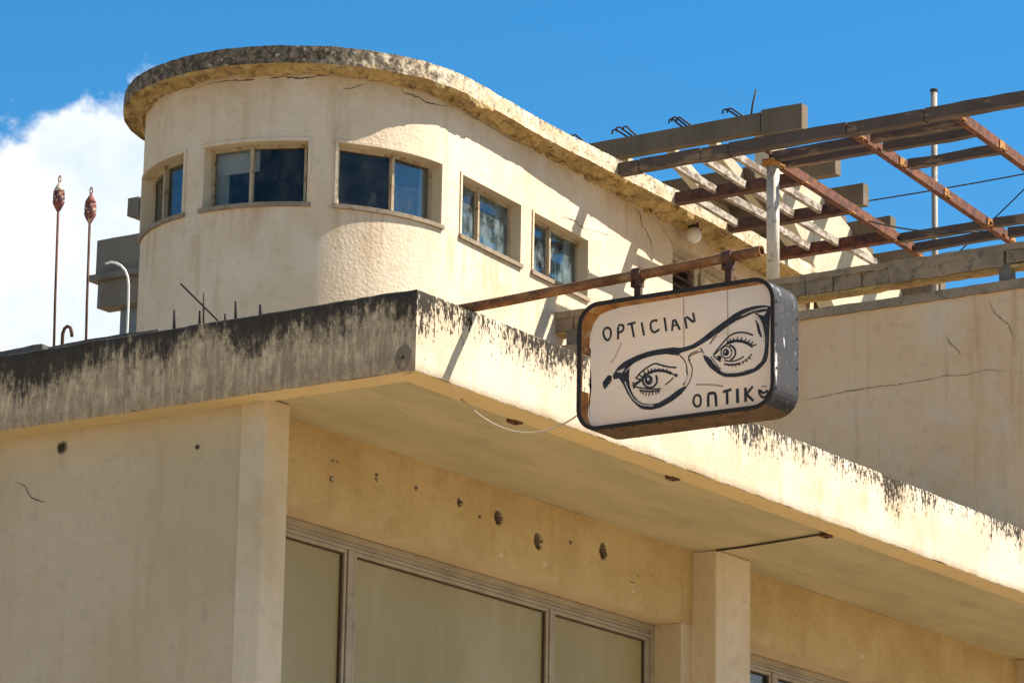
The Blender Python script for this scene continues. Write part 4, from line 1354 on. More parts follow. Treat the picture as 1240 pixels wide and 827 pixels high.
# painted lettering, spectacles and eyes (flat paint on the sheet)
ART = [
  ('letter0', 's', 0.0127, [(0.197, 0.703), (0.212, 0.719), (0.238, 0.719), (0.256, 0.699), (0.257, 0.656), (0.235, 0.626), (0.21, 0.643), (0.195, 0.676), (0.197, 0.703)]),
  ('letter1', 's', 0.0127, [(0.315, 0.624), (0.314, 0.727), (0.354, 0.723), (0.361, 0.699), (0.35, 0.679), (0.315, 0.672)]),
  ('letter2', 's', 0.0127, [(0.389, 0.721), (0.456, 0.727)]),
  ('letter2', 's', 0.0127, [(0.422, 0.723), (0.444, 0.624)]),
  ('letter3', 's', 0.0127, [(0.504, 0.721), (0.525, 0.625)]),
  ('letter4', 's', 0.0127, [(0.632, 0.716), (0.601, 0.724), (0.575, 0.708), (0.58, 0.661), (0.602, 0.635), (0.648, 0.652)]),
  ('letter5', 's', 0.0127, [(0.686, 0.732), (0.703, 0.632)]),
  ('letter6', 's', 0.0127, [(0.748, 0.63), (0.758, 0.726), (0.811, 0.629)]),
  ('letter6', 's', 0.0095, [(0.755, 0.665), (0.794, 0.668)]),
  ('letter7', 's', 0.0127, [(0.864, 0.63), (0.845, 0.73), (0.933, 0.653), (0.912, 0.735)]),
  ('letter8', 's', 0.0127, [(0.927, 0.152), (0.951, 0.16), (0.97, 0.151), (0.978, 0.127), (0.977, 0.093), (0.96, 0.075), (0.932, 0.086), (0.918, 0.115), (0.927, 0.152)]),
  ('letter9', 's', 0.0158, [(1.037, 0.066), (1.034, 0.156), (1.062, 0.159), (1.092, 0.154), (1.099, 0.062)]),
  ('letter10', 's', 0.015, [(1.148, 0.155), (1.216, 0.165)]),
  ('letter10', 's', 0.0158, [(1.182, 0.158), (1.184, 0.067)]),
  ('letter11', 's', 0.0174, [(1.261, 0.165), (1.265, 0.065)]),
  ('letter12', 's', 0.0166, [(1.324, 0.165), (1.326, 0.067)]),
  ('letter12', 's', 0.0142, [(1.381, 0.166), (1.332, 0.119)]),
  ('letter12', 's', 0.0142, [(1.332, 0.119), (1.386, 0.066)]),
  ('letter13', 's', 0.0127, [(1.428, 0.141), (1.432, 0.107), (1.453, 0.082), (1.478, 0.082), (1.497, 0.102), (1.494, 0.126), (1.461, 0.107), (1.436, 0.133)]),
  ('letter13', 's', 0.004, [(1.444, 0.152), (1.465, 0.16), (1.489, 0.15)]),
  ('glasses', 'f', 0, [(0.194, 0.339), (0.239, 0.384), (0.269, 0.374), (0.267, 0.338), (0.212, 0.284), (0.198, 0.309)]),
  ('glasses', 'b', 0, ([(0.276, 0.38), (0.314, 0.43), (0.372, 0.465), (0.468, 0.493), (0.564, 0.511), (0.659, 0.515), (0.754, 0.514), (0.821, 0.502)], [(0.282, 0.348), (0.34, 0.349), (0.382, 0.4), (0.444, 0.441), (0.516, 0.464), (0.602, 0.475), (0.697, 0.474), (0.807, 0.449)])),
  ('glasses', 'b', 0, ([(0.789, 0.503), (0.841, 0.504), (0.91, 0.514), (0.979, 0.544), (1.047, 0.585), (1.116, 0.622), (1.176, 0.652), (1.236, 0.686), (1.304, 0.708), (1.389, 0.719), (1.473, 0.714), (1.517, 0.697)], [(0.789, 0.461), (0.85, 0.471), (0.927, 0.485), (0.996, 0.511), (1.065, 0.543), (1.125, 0.571), (1.185, 0.604), (1.253, 0.634), (1.321, 0.65), (1.38, 0.669), (1.448, 0.681), (1.503, 0.67)])),
  ('glasses', 'b', 0, ([(0.325, 0.351), (0.364, 0.297), (0.394, 0.235), (0.433, 0.18), (0.472, 0.142), (0.51, 0.112), (0.587, 0.097), (0.663, 0.105), (0.748, 0.136), (0.823, 0.177), (0.862, 0.216)], [(0.411, 0.414), (0.406, 0.343), (0.415, 0.283), (0.437, 0.228), (0.473, 0.183), (0.515, 0.153), (0.586, 0.137), (0.643, 0.14), (0.728, 0.174), (0.794, 0.212), (0.856, 0.234)])),
  ('glasses', 's', 0.0078, [(0.859, 0.217), (0.893, 0.262), (0.909, 0.314), (0.908, 0.36), (0.887, 0.399), (0.876, 0.419), (0.895, 0.44), (0.944, 0.452), (0.986, 0.458)]),
  ('glasses', 's', 0.0086, [(0.812, 0.45), (0.845, 0.416), (0.864, 0.378), (0.869, 0.344)]),
  ('glasses', 's', 0.0104, [(0.864, 0.345), (0.874, 0.306), (0.862, 0.266), (0.837, 0.24)]),
  ('highlight', 's', 0.0078, [(0.375, 0.321), (0.398, 0.268), (0.433, 0.205), (0.471, 0.165), (0.519, 0.138), (0.605, 0.124)]),
  ('highlight', 'f', 0, [(0.303, 0.399), (0.374, 0.417), (0.353, 0.384)]),
  ('highlight', 's', 0.0104, [(0.853, 0.234), (0.865, 0.27), (0.879, 0.31)]),
  ('highlight', 's', 0.0079, [(1.295, 0.665), (1.372, 0.686), (1.44, 0.694), (1.495, 0.69)]),
  ('highlight', 'f', 0, [(1.41, 0.666), (1.489, 0.67), (1.469, 0.642), (1.44, 0.649)]),
  ('glasses', 'b', 0, ([(1.517, 0.697), (1.516, 0.661), (1.509, 0.571), (1.506, 0.48), (1.501, 0.39), (1.496, 0.353), (1.48, 0.316), (1.421, 0.269), (1.339, 0.249), (1.254, 0.245), (1.16, 0.256), (1.107, 0.289), (1.049, 0.334), (1.005, 0.392), (0.993, 0.431)], [(1.389, 0.668), (1.427, 0.642), (1.458, 0.577), (1.474, 0.499), (1.474, 0.424), (1.467, 0.379), (1.448, 0.33), (1.389, 0.289), (1.322, 0.281), (1.237, 0.278), (1.162, 0.29), (1.128, 0.312), (1.079, 0.36), (1.048, 0.405), (1.005, 0.428)])),
  ('highlight', 's', 0.0095, [(1.393, 0.65), (1.427, 0.623), (1.45, 0.578), (1.463, 0.516), (1.465, 0.455)]),
  ('glasses', 'b', 0, ([(1.399, 0.627), (1.427, 0.589), (1.44, 0.542), (1.452, 0.495)], [(1.399, 0.615), (1.41, 0.583), (1.419, 0.533), (1.44, 0.496)])),
  ('highlight', 's', 0.0063, [(1.13, 0.308), (1.16, 0.287), (1.237, 0.275), (1.317, 0.278)]),
  ('glasses', 's', 0.0087, [(1.048, 0.497), (1.069, 0.529), (1.099, 0.551)]),
  ('glasses', 's', 0.0071, [(0.995, 0.439), (0.986, 0.47), (0.966, 0.481)]),
  ('glasses', 's', 0.0071, [(0.893, 0.406), (0.876, 0.427), (0.893, 0.452), (0.953, 0.465)]),
  ('glasses', 's', 0.0071, [(1.053, 0.412), (1.083, 0.374), (1.113, 0.333), (1.134, 0.316)]),
  ('left_eye', 's', 0.0104, [(0.46, 0.332), (0.498, 0.369), (0.546, 0.397), (0.612, 0.422), (0.67, 0.398), (0.727, 0.379), (0.786, 0.369)]),
  ('left_eye', 's', 0.0173, [(0.439, 0.28), (0.508, 0.318), (0.555, 0.356), (0.622, 0.369), (0.689, 0.358), (0.746, 0.333)]),
  ('left_eye', 's', 0.0086, [(0.746, 0.333), (0.784, 0.313)]),
  ('left_eye', 's', 0.0086, [(0.546, 0.349), (0.522, 0.376)]),
  ('left_eye', 's', 0.0086, [(0.57, 0.358), (0.555, 0.385)]),
  ('left_eye', 's', 0.0086, [(0.594, 0.363), (0.582, 0.387)]),
  ('left_eye', 's', 0.0086, [(0.617, 0.367), (0.612, 0.386)]),
  ('left_eye', 's', 0.0086, [(0.646, 0.365), (0.648, 0.383)]),
  ('left_eye', 's', 0.0086, [(0.675, 0.36), (0.681, 0.376)]),
  ('left_eye', 's', 0.0086, [(0.703, 0.352), (0.713, 0.367)]),
  ('left_eye', 's', 0.0086, [(0.519, 0.331), (0.491, 0.353)]),
  ('left_eye', 's', 0.0086, [(0.505, 0.316), (0.468, 0.333)]),
  ('left_eye', 's', 0.0086, [(0.475, 0.292), (0.434, 0.306)]),
  ('left_eye', 's', 0.0086, [(0.46, 0.281), (0.43, 0.288)]),
  ('left_eye', 's', 0.0086, [(0.461, 0.275), (0.44, 0.265)]),
  ('left_eye', 'f', 0, [(0.796, 0.313), (0.792, 0.305), (0.782, 0.302), (0.772, 0.307), (0.768, 0.317), (0.772, 0.325), (0.782, 0.328), (0.792, 0.323)]),
  ('left_eye', 's', 0.0086, [(0.761, 0.303), (0.737, 0.281), (0.695, 0.259)]),
  ('left_eye', 's', 0.013, [(0.622, 0.335), (0.63, 0.318), (0.632, 0.301), (0.629, 0.284), (0.621, 0.27), (0.608, 0.26), (0.592, 0.254), (0.574, 0.254), (0.557, 0.259), (0.541, 0.27), (0.528, 0.283), (0.52, 0.3), (0.518, 0.317), (0.521, 0.334), (0.529, 0.348), (0.542, 0.359)]),
  ('left_eye', 'f', 0, [(0.598, 0.305), (0.595, 0.29), (0.586, 0.279), (0.573, 0.274), (0.559, 0.275), (0.546, 0.284), (0.536, 0.297), (0.533, 0.313), (0.536, 0.328), (0.545, 0.339), (0.558, 0.344), (0.572, 0.342), (0.585, 0.334), (0.595, 0.321)]),
  ('highlight', 'f', 0, [(0.573, 0.314), (0.57, 0.305), (0.563, 0.303), (0.555, 0.307), (0.552, 0.316), (0.555, 0.325), (0.562, 0.328), (0.57, 0.323)]),
  ('left_eye', 's', 0.0095, [(0.441, 0.279), (0.509, 0.259), (0.585, 0.242), (0.663, 0.236)]),
  ('left_eye', 's', 0.0104, [(0.49, 0.247), (0.547, 0.232), (0.604, 0.225), (0.654, 0.224)]),
  ('left_eye', 's', 0.0078, [(0.501, 0.24), (0.511, 0.222)]),
  ('left_eye', 's', 0.0078, [(0.528, 0.233), (0.521, 0.211)]),
  ('left_eye', 's', 0.0078, [(0.552, 0.229), (0.54, 0.202)]),
  ('left_eye', 's', 0.0078, [(0.576, 0.226), (0.565, 0.196)]),
  ('left_eye', 's', 0.0078, [(0.6, 0.225), (0.593, 0.198)]),
  ('left_eye', 's', 0.0078, [(0.624, 0.224), (0.626, 0.199)]),
  ('left_eye', 's', 0.0078, [(0.643, 0.223), (0.648, 0.204)]),
  ('right_eye', 's', 0.0103, [(1.074, 0.421), (1.134, 0.482), (1.185, 0.529), (1.236, 0.551), (1.296, 0.55), (1.347, 0.535), (1.382, 0.516)]),
  ('right_eye', 's', 0.0174, [(1.176, 0.484), (1.211, 0.494), (1.253, 0.496), (1.304, 0.485), (1.347, 0.463), (1.381, 0.439)]),
  ('right_eye', 's', 0.0079, [(1.083, 0.42), (1.134, 0.459), (1.176, 0.484)]),
  ('right_eye', 's', 0.0079, [(1.194, 0.49), (1.181, 0.51)]),
  ('right_eye', 's', 0.0079, [(1.211, 0.494), (1.202, 0.519)]),
  ('right_eye', 's', 0.0079, [(1.232, 0.499), (1.228, 0.522)]),
  ('right_eye', 's', 0.0079, [(1.26, 0.498), (1.262, 0.521)]),
  ('right_eye', 's', 0.0079, [(1.287, 0.493), (1.297, 0.514)]),
  ('right_eye', 's', 0.0079, [(1.314, 0.482), (1.331, 0.502)]),
  ('right_eye', 's', 0.0079, [(1.338, 0.467), (1.359, 0.489)]),
  ('right_eye', 's', 0.0079, [(1.359, 0.455), (1.385, 0.473)]),
  ('right_eye', 's', 0.0079, [(1.376, 0.444), (1.409, 0.451)]),
  ('right_eye', 's', 0.0119, [(1.199, 0.473), (1.216, 0.465), (1.23, 0.454), (1.24, 0.44), (1.246, 0.425), (1.247, 0.41), (1.243, 0.395), (1.234, 0.383), (1.221, 0.374), (1.205, 0.369)]),
  ('right_eye', 's', 0.0079, [(1.219, 0.42), (1.215, 0.403), (1.203, 0.39), (1.186, 0.384), (1.167, 0.386), (1.15, 0.396), (1.138, 0.412), (1.134, 0.431), (1.138, 0.449), (1.15, 0.462), (1.167, 0.468), (1.186, 0.465), (1.203, 0.455), (1.215, 0.439), (1.219, 0.42)]),
  ('right_eye', 'f', 0, [(1.198, 0.423), (1.195, 0.41), (1.185, 0.402), (1.173, 0.4), (1.16, 0.405), (1.15, 0.416), (1.147, 0.429), (1.15, 0.442), (1.159, 0.45), (1.172, 0.452), (1.185, 0.447), (1.195, 0.436)]),
  ('highlight', 'f', 0, [(1.173, 0.43), (1.171, 0.424), (1.166, 0.422), (1.162, 0.425), (1.16, 0.432), (1.162, 0.437), (1.166, 0.439), (1.171, 0.436)]),
  ('right_eye', 's', 0.0079, [(1.074, 0.417), (1.104, 0.387), (1.134, 0.366)]),
  ('right_eye', 'f', 0, [(1.101, 0.406), (1.127, 0.413), (1.141, 0.394), (1.13, 0.372), (1.113, 0.382)]),
  ('right_eye', 's', 0.0087, [(1.158, 0.373), (1.211, 0.357), (1.262, 0.36), (1.313, 0.38)]),
  ('right_eye', 's', 0.0119, [(1.158, 0.348), (1.203, 0.335), (1.254, 0.333), (1.288, 0.337)]),
  ('right_eye', 's', 0.0079, [(1.296, 0.34), (1.338, 0.358), (1.374, 0.389)]),
  ('right_eye', 's', 0.0071, [(1.194, 0.336), (1.198, 0.326)]),
  ('right_eye', 's', 0.0071, [(1.22, 0.333), (1.224, 0.319)]),
  ('right_eye', 's', 0.0071, [(1.245, 0.331), (1.252, 0.317)]),
  ('right_eye', 's', 0.0071, [(1.275, 0.334), (1.281, 0.321)]),
  ('right_eye', 's', 0.0071, [(1.305, 0.341), (1.31, 0.329)]),
  ('right_eye', 's', 0.0071, [(1.33, 0.351), (1.339, 0.339)]),
  ('right_eye', 's', 0.0071, [(1.355, 0.367), (1.368, 0.355)]),
  ('stain', 's', 0.0142, [(0.938, 0.231), (1.006, 0.225), (1.075, 0.214), (1.152, 0.195)]),
  ('stain', 's', 0.0095, [(0.259, 0.465), (0.299, 0.511), (0.325, 0.562), (0.342, 0.599)]),  # shading of a crease in the sheet, painted as a line
]


XP = 0.6035


def stroke(mb, pts, w, x):
    P_ = [Vector((u, v, 0)) for u, v in pts]
    if len(P_) > 2:       # soften the polyline
        Q = [P_[0]]
        for i in range(1, len(P_) - 1):
            a, b, c = P_[i - 1], P_[i], P_[i + 1]
            if (b - a).length > 0.004 and (c - b).length > 0.004:
                Q += [b.lerp(a, 0.22), b.lerp(c, 0.22)]
            else:
                Q.append(b)
        Q.append(P_[-1])
        P_ = Q
    n = len(P_)
    L, Rr = [], []
    for i, p in enumerate(P_):
        d = (P_[min(i + 1, n - 1)] - P_[max(i - 1, 0)])
        d = d.normalized() if d.length > 1e-6 else Vector((1, 0, 0))
        s_ = Vector((-d.y, d.x, 0))
        L.append(p + s_ * w / 2)
        Rr.append(p - s_ * w / 2)
    mb.add([sp(q.x, q.y, x) for q in L + Rr], [(i, i + 1, n + i + 1, n + i) for i in range(n - 1)])


def resamp(pts, n):
    P_ = [Vector((u, v)) for u, v in pts]
    acc = [0.0]
    for a, b in zip(P_[:-1], P_[1:]):
        acc.append(acc[-1] + (b - a).length)
    out = []
    for k in range(n + 1):
        t = acc[-1] * k / n
        i = 0
        while i < len(acc) - 2 and acc[i + 1] < t:
            i += 1
        f = (t - acc[i]) / max(1e-9, acc[i + 1] - acc[i])
        out.append(P_[i].lerp(P_[i + 1], f))
    return out


groups = {}
for nm, kind, w, data in ART:
    key = nm + str(len(groups)) if nm in ('highlight', 'stain') else nm
    mb, cnt = groups.setdefault(key, (MB(), [0]))
    cnt[0] += 1
    x = {'h': XP - 0.0022, 's': XP + 0.0010}.get(nm[0] if nm in ('highlight', 'stain') else '', XP) - 0.00004 * cnt[0]
    if kind == 's':
        stroke(mb, data, w * (1.35 if nm.startswith('letter') else 1.2 if nm.endswith('eye') else 1.0), x)
    elif kind == 'f':
        mb.add([sp(u, v, x) for u, v in data], [tuple(range(len(data)))])
    else:
        A, B = resamp(data[0], 26), resamp(data[1], 26)
        mb.add([sp(p.x, p.y, x) for p in A + B], [(i, i + 1, 28 + i, 27 + i) for i in range(26)])
for nm, (mb, cnt) in groups.items():
    if nm.startswith('letter'):
        mb.build('letter', 'sign_black', sign)
    elif nm == 'glasses':
        mb.build('painted_spectacles', 'sign_black', sign)
    elif nm.endswith('eye'):
        mb.build('painted_eye', 'sign_black', sign)
    elif nm.startswith('highlight'):
        mb.build('painted_highlight', 'sign_line', sign)
    else:
        mb.build('stain', 'sign_stain_shade', sign)  # grime smudge, and the crease shading painted as a line

# hangers clamp the case to the pipe
PY0, PY1 = 0.85, -2.33


def pipe_z(y):
    return 8.394 + (0.036 - y) * 0.033


for y in (-1.349, -2.074):
    h = MB()
    h.box(0.712, 0.750, y - 0.026, y + 0.026, SZ + SH - 0.004, pipe_z(y) - 0.02)
    hg = h.build('hanger', 'rust_dark', sign, bevel=0.004)
    c = MB()
    c.tube([(0.73, y - 0.035, pipe_z(y)), (0.73, y - 0.012, pipe_z(y)), (0.73, y + 0.012, pipe_z(y)), (0.73, y + 0.035, pipe_z(y))], 0.052, 14)
    c.box(0.700, 0.762, y - 0.03, y + 0.045, pipe_z(y) - 0.088, pipe_z(y) - 0.035)
    c.build('clamp', 'rust_dark', hg, False)
    b = MB()
    b.tube([(0.685, y + 0.02, pipe_z(y) - 0.06), (0.775, y + 0.02, pipe_z(y) - 0.06)], 0.011, 8)
    b.build('bolt', 'steel', hg)

pipe = thing('sign_pipe', (0.73, 0.4, ZT), 'rusty horizontal pipe jutting from the canopy roof and carrying the sign', 'pipe')
mb = MB()
ro, ri = 0.037, 0.030
N_ = 18
ypts = lin(PY0, PY1, 14)
for rr, fl in ((ro, False), (ri, True)):
    v, f = [], []
    for y in ypts:
        for k in range(N_):
            a = 2 * math.pi * k / N_
            v.append((0.73 + rr * math.cos(a), y, pipe_z(y) + rr * math.sin(a) + 0.002 * math.sin(y * 5)))
    for i in range(len(ypts) - 1):
        for k in range(N_):
            q = (i * N_ + k, i * N_ + (k + 1) % N_, (i + 1) * N_ + (k + 1) % N_, (i + 1) * N_ + k)
            f.append(q[::-1] if fl else q)
    mb.add(v, f)
e = len(ypts) - 1
v = [(0.73 + rr * math.cos(2 * math.pi * k / N_), PY1, pipe_z(PY1) + rr * math.sin(2 * math.pi * k / N_) + 0.002 * math.sin(PY1 * 5)) for rr in (ro, ri) for k in range(N_)]
mb.add(v, [(k, (k + 1) % N_, N_ + (k + 1) % N_, N_ + k) for k in range(N_)])
mb.build('tube', 'rust_pipe', pipe, True)
mb = MB()
mb.box(0.66, 0.80, 0.62, 0.80, ZT - 0.01, pipe_z(0.7) - 0.02)
mb.build('foot', 'rust_dark', pipe, bevel=0.006)

# ------------------------------------------------------------------ cables and small fixings on the canopy
def sag(a, b, d, n=20):
    a, b = Vector(a), Vector(b)
    return [a.lerp(b, i / n) - Vector((0, 0, d * 4 * (i / n) * (1 - i / n))) for i in range(n + 1)]


mb = MB()
pts = [Vector((0.856, 0.206, ZB - 0.004)), Vector((0.845, 0.15, 7.735))] + sag((0.84, 0.13, 7.71), (0.75, -0.953, 7.565), 0.195)
mb.tube(pts, 0.0065, 6)
mb.build('sign_cable', 'cable', None, True, label='thin pale cable looping from the canopy edge to the sign', cat='cable')
mb = MB()
mb.tube([(6.545, 1.47, ZB + 0.018), (6.54, 1.2, ZB + 0.022), (6.46, 0.8, ZB + 0.02), (6.40, 0.45, ZB + 0.022), (6.375, 0.30, ZB + 0.018)], 0.009, 6)
mb.build('soffit_cable', 'cable_dark', None, True, label='dark cable crossing the soffit from the middle pillar', cat='cable')
for (x, y), lab in (((1.644, 0.262), 'small dark fixing plate under the canopy edge left of the sign'), ((3.846, 0.255), 'small dark fixing plate under the canopy edge below the sign'),
                    ((6.372, 0.30), 'small dark fixing plate where the soffit cable meets the canopy edge')):
    t_ = thing('fixing_plate', (x, y, ZB), lab, 'bracket', 'fixing plates along the canopy soffit')
    mb = MB()
    mb.box(x - 0.055, x + 0.055, y - 0.03, y + 0.045, ZB - 0.010, ZB + 0.020)
    mb.build('plate', 'rust_dark', t_, bevel=0.003)
    mb = MB()
    mb.lathe((x, y), [(0.012, ZB - 0.018), (0.014, ZB - 0.008)], 8)
    mb.build('screw', 'steel', t_)

# ------------------------------------------------------------------ rebar stubs behind the shaded edge
stubs = [((0.15, 2.274, ZT - 0.02), (0.15, 2.274, 8.534), 0.013, 'leftmost short rebar stub on the canopy roof'),
         ((0.15, 1.796, ZT - 0.02), (0.15, 2.229, 8.728), 0.008, 'long slanting rebar leaning left above the stained canopy edge'),
         ((0.15, 2.04, ZT - 0.02), (0.15, 2.036, 8.50), 0.012, 'short rebar stub just left of the thin upright rod'),
         ((0.15, 2.002, ZT - 0.02), (0.15, 2.01, 8.629), 0.007, 'thin upright rod crossed by the slanting rebar'),
         ((0.15, 1.80, ZT - 0.02), (0.15, 1.802, 8.445), 0.011, 'lowest rebar stub, at the foot of the slanting rod'),
         ((0.15, 1.706, ZT - 0.02), (0.15, 1.709, 8.526), 0.012, 'tallest of the thick rebar stubs right of the slanting rod'),
         ((0.15, 1.481, ZT - 0.02), (0.15, 1.482, 8.471), 0.014, 'rightmost short rebar stub on the canopy roof')]
for i, (a, b, r, lab) in enumerate(stubs):
    mb = MB()
    pts = [a, Vector(a).lerp(Vector(b), 0.5), b]
    mb.tube(pts, r, 8)
    mb.build('rebar_stub', 'rebar', None, True, label=lab, cat='rebar', group='rebar stubs on the canopy roof')

# ------------------------------------------------------------------ two tin torches on poles
for (bx, by), (tx, ty, zt_), lab in (((1.0, 4.155), (1.0, 4.192, 9.80), 'taller rusty tin torch on a thin pole, leftmost on the roof'),
                                     ((1.0, 3.832), (1.0, 3.862, 9.655), 'shorter rusty tin torch on a thin pole, nearer the tower')):
    t_ = thing('garden_torch', (bx, by, ZT), lab, 'torch', 'tin torches on the roof')
    mb = MB()
    mb.tube([(bx, by, ZT - 0.03), (bx, (by + ty) / 2 + 0.004, (ZT + zt_) / 2), (tx, ty, zt_)], 0.0105, 10)
    mb.build('pole', 'rust_dark', t_, True)
    can = MB()
    can.lathe((tx, ty), [(0.012, zt_ - 0.01), (0.020, zt_), (0.043, zt_ + 0.045), (0.045, zt_ + 0.05), (0.045, zt_ + 0.145), (0.042, zt_ + 0.15)], 14)
    cn = can.build('can', 'tin', t_, True)
    for k in range(9):
        a = 2 * math.pi * k / 9
        for j in range(3):
            s_ = MB()
            c = Vector((tx + 0.0455 * math.cos(a + j * .3), ty + 0.0455 * math.sin(a + j * .3), zt_ + 0.068 + 0.03 * j))
            d = Vector((math.cos(a + j * .3), math.sin(a + j * .3), 0))
            s_.tube([c - d * 0.002, c + d * 0.002], 0.007, 6)
            s_.build('perforation', 'tin_pale' if (k + j) % 2 else 'steel', cn)
    cp = MB()
    cp.lathe((tx, ty), [(0.046, zt_ + 0.150), (0.038, zt_ + 0.175), (0.018, zt_ + 0.208), (0.009, zt_ + 0.225)], 14)
    cap = cp.build('cap', 'tin_pale' if ty > 4 else 'tin', t_, True)
    fn_ = MB()
    z = zt_ + 0.222
    fn_.tube([(tx, ty, z), (tx, ty + 0.012, z + 0.018), (tx, ty + 0.014, z + 0.036), (tx, ty, z + 0.062)], 0.0055, 6)
    fn_.tube([(tx, ty, z), (tx, ty - 0.012, z + 0.018), (tx, ty - 0.014, z + 0.036), (tx, ty, z + 0.062)], 0.0055, 6)
    fn_.build('finial', 'tin', cap, True)
mb = MB()
mb.tube([(1.02, 4.10, ZT - 0.02), (1.02, 4.10, 8.79), (1.02, 4.085, 8.83), (1.02, 4.055, 8.845), (1.02, 4.025, 8.83), (1.02, 4.01, 8.79), (1.02, 4.005, 8.755)], 0.014, 8)
mb.build('hooked_conduit', 'rust_dark', None, True, label='small dark hooked conduit beside the foot of the taller torch', cat='pipe')
mb = MB()
mb.tube(sag((0.9, 4.1, 8.63), (0.9, 3.3, 8.66), 0.03, 12), 0.004, 6)
mb.build('roof_wire', 'cable_dark', None, True, label='thin wire lying along the roof upstand by the torches', cat='wire')
mb = MB()
mb.tube([(3.0, 5.385, 10.018), (3.0, 5.33, 10.022), (3.0, 5.27, 10.005), (3.0, 5.215, 9.975), (3.0, 5.165, 9.925), (3.0, 5.135, 9.865), (3.0, 5.122, 9.79), (3.0, 5.115, 9.60), (3.0, 5.115, ZT - 0.02)], 0.010, 10)
mb.build('bent_pipe', 'white_pipe', None, True, label='white crook-shaped pipe standing on the roof beside the tower', cat='pipe')

# ------------------------------------------------------------------ unfinished concrete grandstand behind
X0 = 22.0
st = thing('concrete_stand', (24, 11, 0), 'unfinished stepped concrete stand with raking beams rising behind the pergola', 'building')


def step_z(k):
    return (17.36, 16.935, 16.70, 16.43, 16.15, 15.86, 15.57, 15.28)[k]


for k in range(8):
    x = X0 + (0.0, 0.9, 1.7, 2.5, 3.25, 4.0, 4.8, 5.6)[k]
    for y0, y1, dz in (((9.22, 9.86, 0.03), (9.88, 16.5, 0.0)) if k == 0 else ((9.2, 16.5, 0.0),)):
        rbox('step_beam', (x - 0.16, x + 0.0, y0, y1, step_z(k) - (0.31 if k else 0.27 + dz * 1.8), step_z(k) + dz), 'far_dark', st, 0.35, 0.006, 2.0)
for k in range(1, 7):
    x = X0 + (0.0, 0.9, 1.7, 2.5, 3.25, 4.0, 4.8, 5.6)[k]
    t_ = MB()
    t_.box(x + 0.005, x + 0.64, 9.9, 16.4, step_z(k) - 0.29, step_z(k) - 0.20)
    t_.build('tread', 'far_dark', st)
for i, y in enumerate((9.815, 10.66, 11.33, 12.10, 12.9, 13.8, 14.7)):
    m_ = MB()
    w_ = 0.24 if i == 0 else 0.13
    xa, xb_ = X0 + 0.005, X0 + 6.2
    za, zb_ = step_z(0) - 0.20, step_z(0) - 0.20 - 0.295 / 0.8 * 6.2
    v = []
    for yy in (y, y + w_):
        if i == 0:
            v += [(xa, yy, 16.53), (xb_, yy, 11.5), (xb_, yy, zb_), (xa, yy, za)]
        else:
            v += [(xa, yy, za - 0.20), (xb_, yy, zb_ - 0.20), (xb_, yy, zb_), (xa, yy, za)]
    m_.add(v, [(0, 1, 2, 3), (7, 6, 5, 4), (0, 4, 5, 1), (1, 5, 6, 2), (2, 6, 7, 3), (3, 7, 4, 0)])
    m_.build('raking_beam', 'far', st)
    c_ = MB()
    c_.box(X0 + 5.0, X0 + 5.4, y + 0.01, y + w_ - 0.01, 0, 15.0)
    c_.build('column', 'far', st)
rnd = random.Random(5)
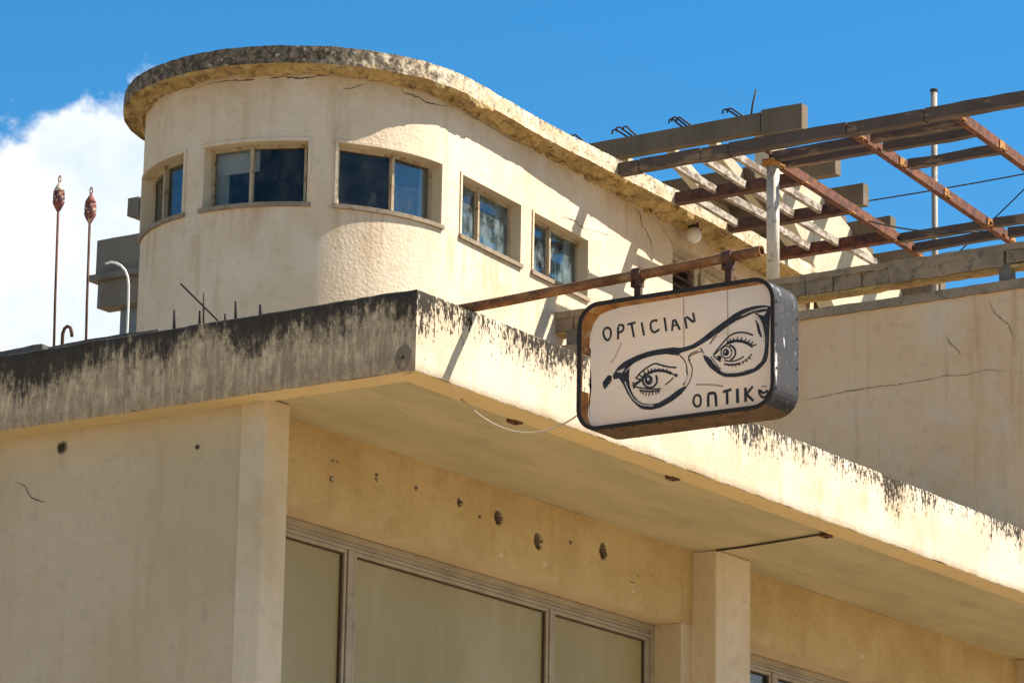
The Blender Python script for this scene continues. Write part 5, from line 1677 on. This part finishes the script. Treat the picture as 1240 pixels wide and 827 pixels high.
for y in (12.84, 12.014, 11.119, 10.214):
    for j in range(3):
        mb = MB()
        yy = y + 0.07 * j - 0.02
        lean = 0.10 + 0.05 * rnd.random()
        h = 0.17 + 0.05 * rnd.random() + (0.12 if y < 10.3 and j == 0 else 0)
        if y < 10.3 and j == 0:
            pts = [(X0 - 0.06, yy - 0.12, 17.36), (X0 - 0.06, yy - 0.14, 17.52), (X0 - 0.06, yy - 0.2, 17.74)]
        else:
            pts = [(X0 - 0.06, yy - 0.10, 17.36 if y > 9 else 17.3), (X0 - 0.06, yy + lean * 0.3, 17.36 + h * 0.6), (X0 - 0.06, yy + lean, 17.36 + h), (X0 - 0.06, yy + lean + 0.05, 17.36 + h - 0.01), (X0 - 0.06, yy + lean + 0.055, 17.36 + h - 0.06)]
        mb.tube(pts, 0.014, 6)
        mb.build('rebar', 'rebar', st, True)

# ------------------------------------------------------------------ grey concrete building left of the tower
lb = thing('grey_building', (23, 22, 0), 'bare grey concrete upper storey seen left of the rounded tower', 'building')
rbox('parapet', (22.0, 22.3, 19.0, 21.77, 16.72, 17.29), 'grey', lb, 0.3, 0.008, 3.0)
rbox('ledge', (21.9, 22.3, 19.0, 21.84, 16.62, 16.715), 'grey', lb, 0.3, 0.008, 3.0)
rbox('spandrel', (22.0, 22.3, 19.0, 21.71, 16.20, 16.615), 'grey', lb, 0.3, 0.008, 3.0)
mb = MB()
mb.box(22.25, 28, 19.2, 21.45, 0, 16.195)
mb.build('wall', 'bluegrey', lb)
rbox('column', (22.05, 22.3, 20.5, 20.97, 17.295, 17.92), 'grey', lb, 0.2, 0.006, 3.0)
rbox('cantilever', (22.0, 22.3, 20.975, 21.19, 17.60, 17.885), 'grey', lb, 0.1, 0.006, 3.0)
for y, z, l in ((20.97, 18.39, 0.05), (20.90, 18.15, 0.02)):
    mb = MB()
    mb.tube([(22.2, y - l, 17.9), (22.2, y, z)], 0.010, 6)
    mb.build('rebar', 'rebar', lb, True)

# ------------------------------------------------------------------ overhead wires
for a, b, d, lab in (((30, 13.5, 18.62), (30, 4.0, 18.95), 0.12, 'thin overhead wire crossing the blue sky behind the pergola'),
                     ((30, 11.4, 17.25), (30, 7.0, 20.7), 0.08, 'thin overhead wire slanting up at the far right')):
    mb = MB()
    mb.tube(sag(a, b, d), 0.012, 6)
    mb.build('overhead_wire', 'cable_dark', None, True, label=lab, cat='wire', group='overhead wires')
mb = MB()
mb.tube(sag((13.9, 3.93, 12.93), (14.2, 2.8, 12.72), 0.05, 12), 0.009, 6)
mb.build('loose_wire', 'cable_dark', None, True, label='loose dark wire dangling from the rusty pergola channel', cat='wire')
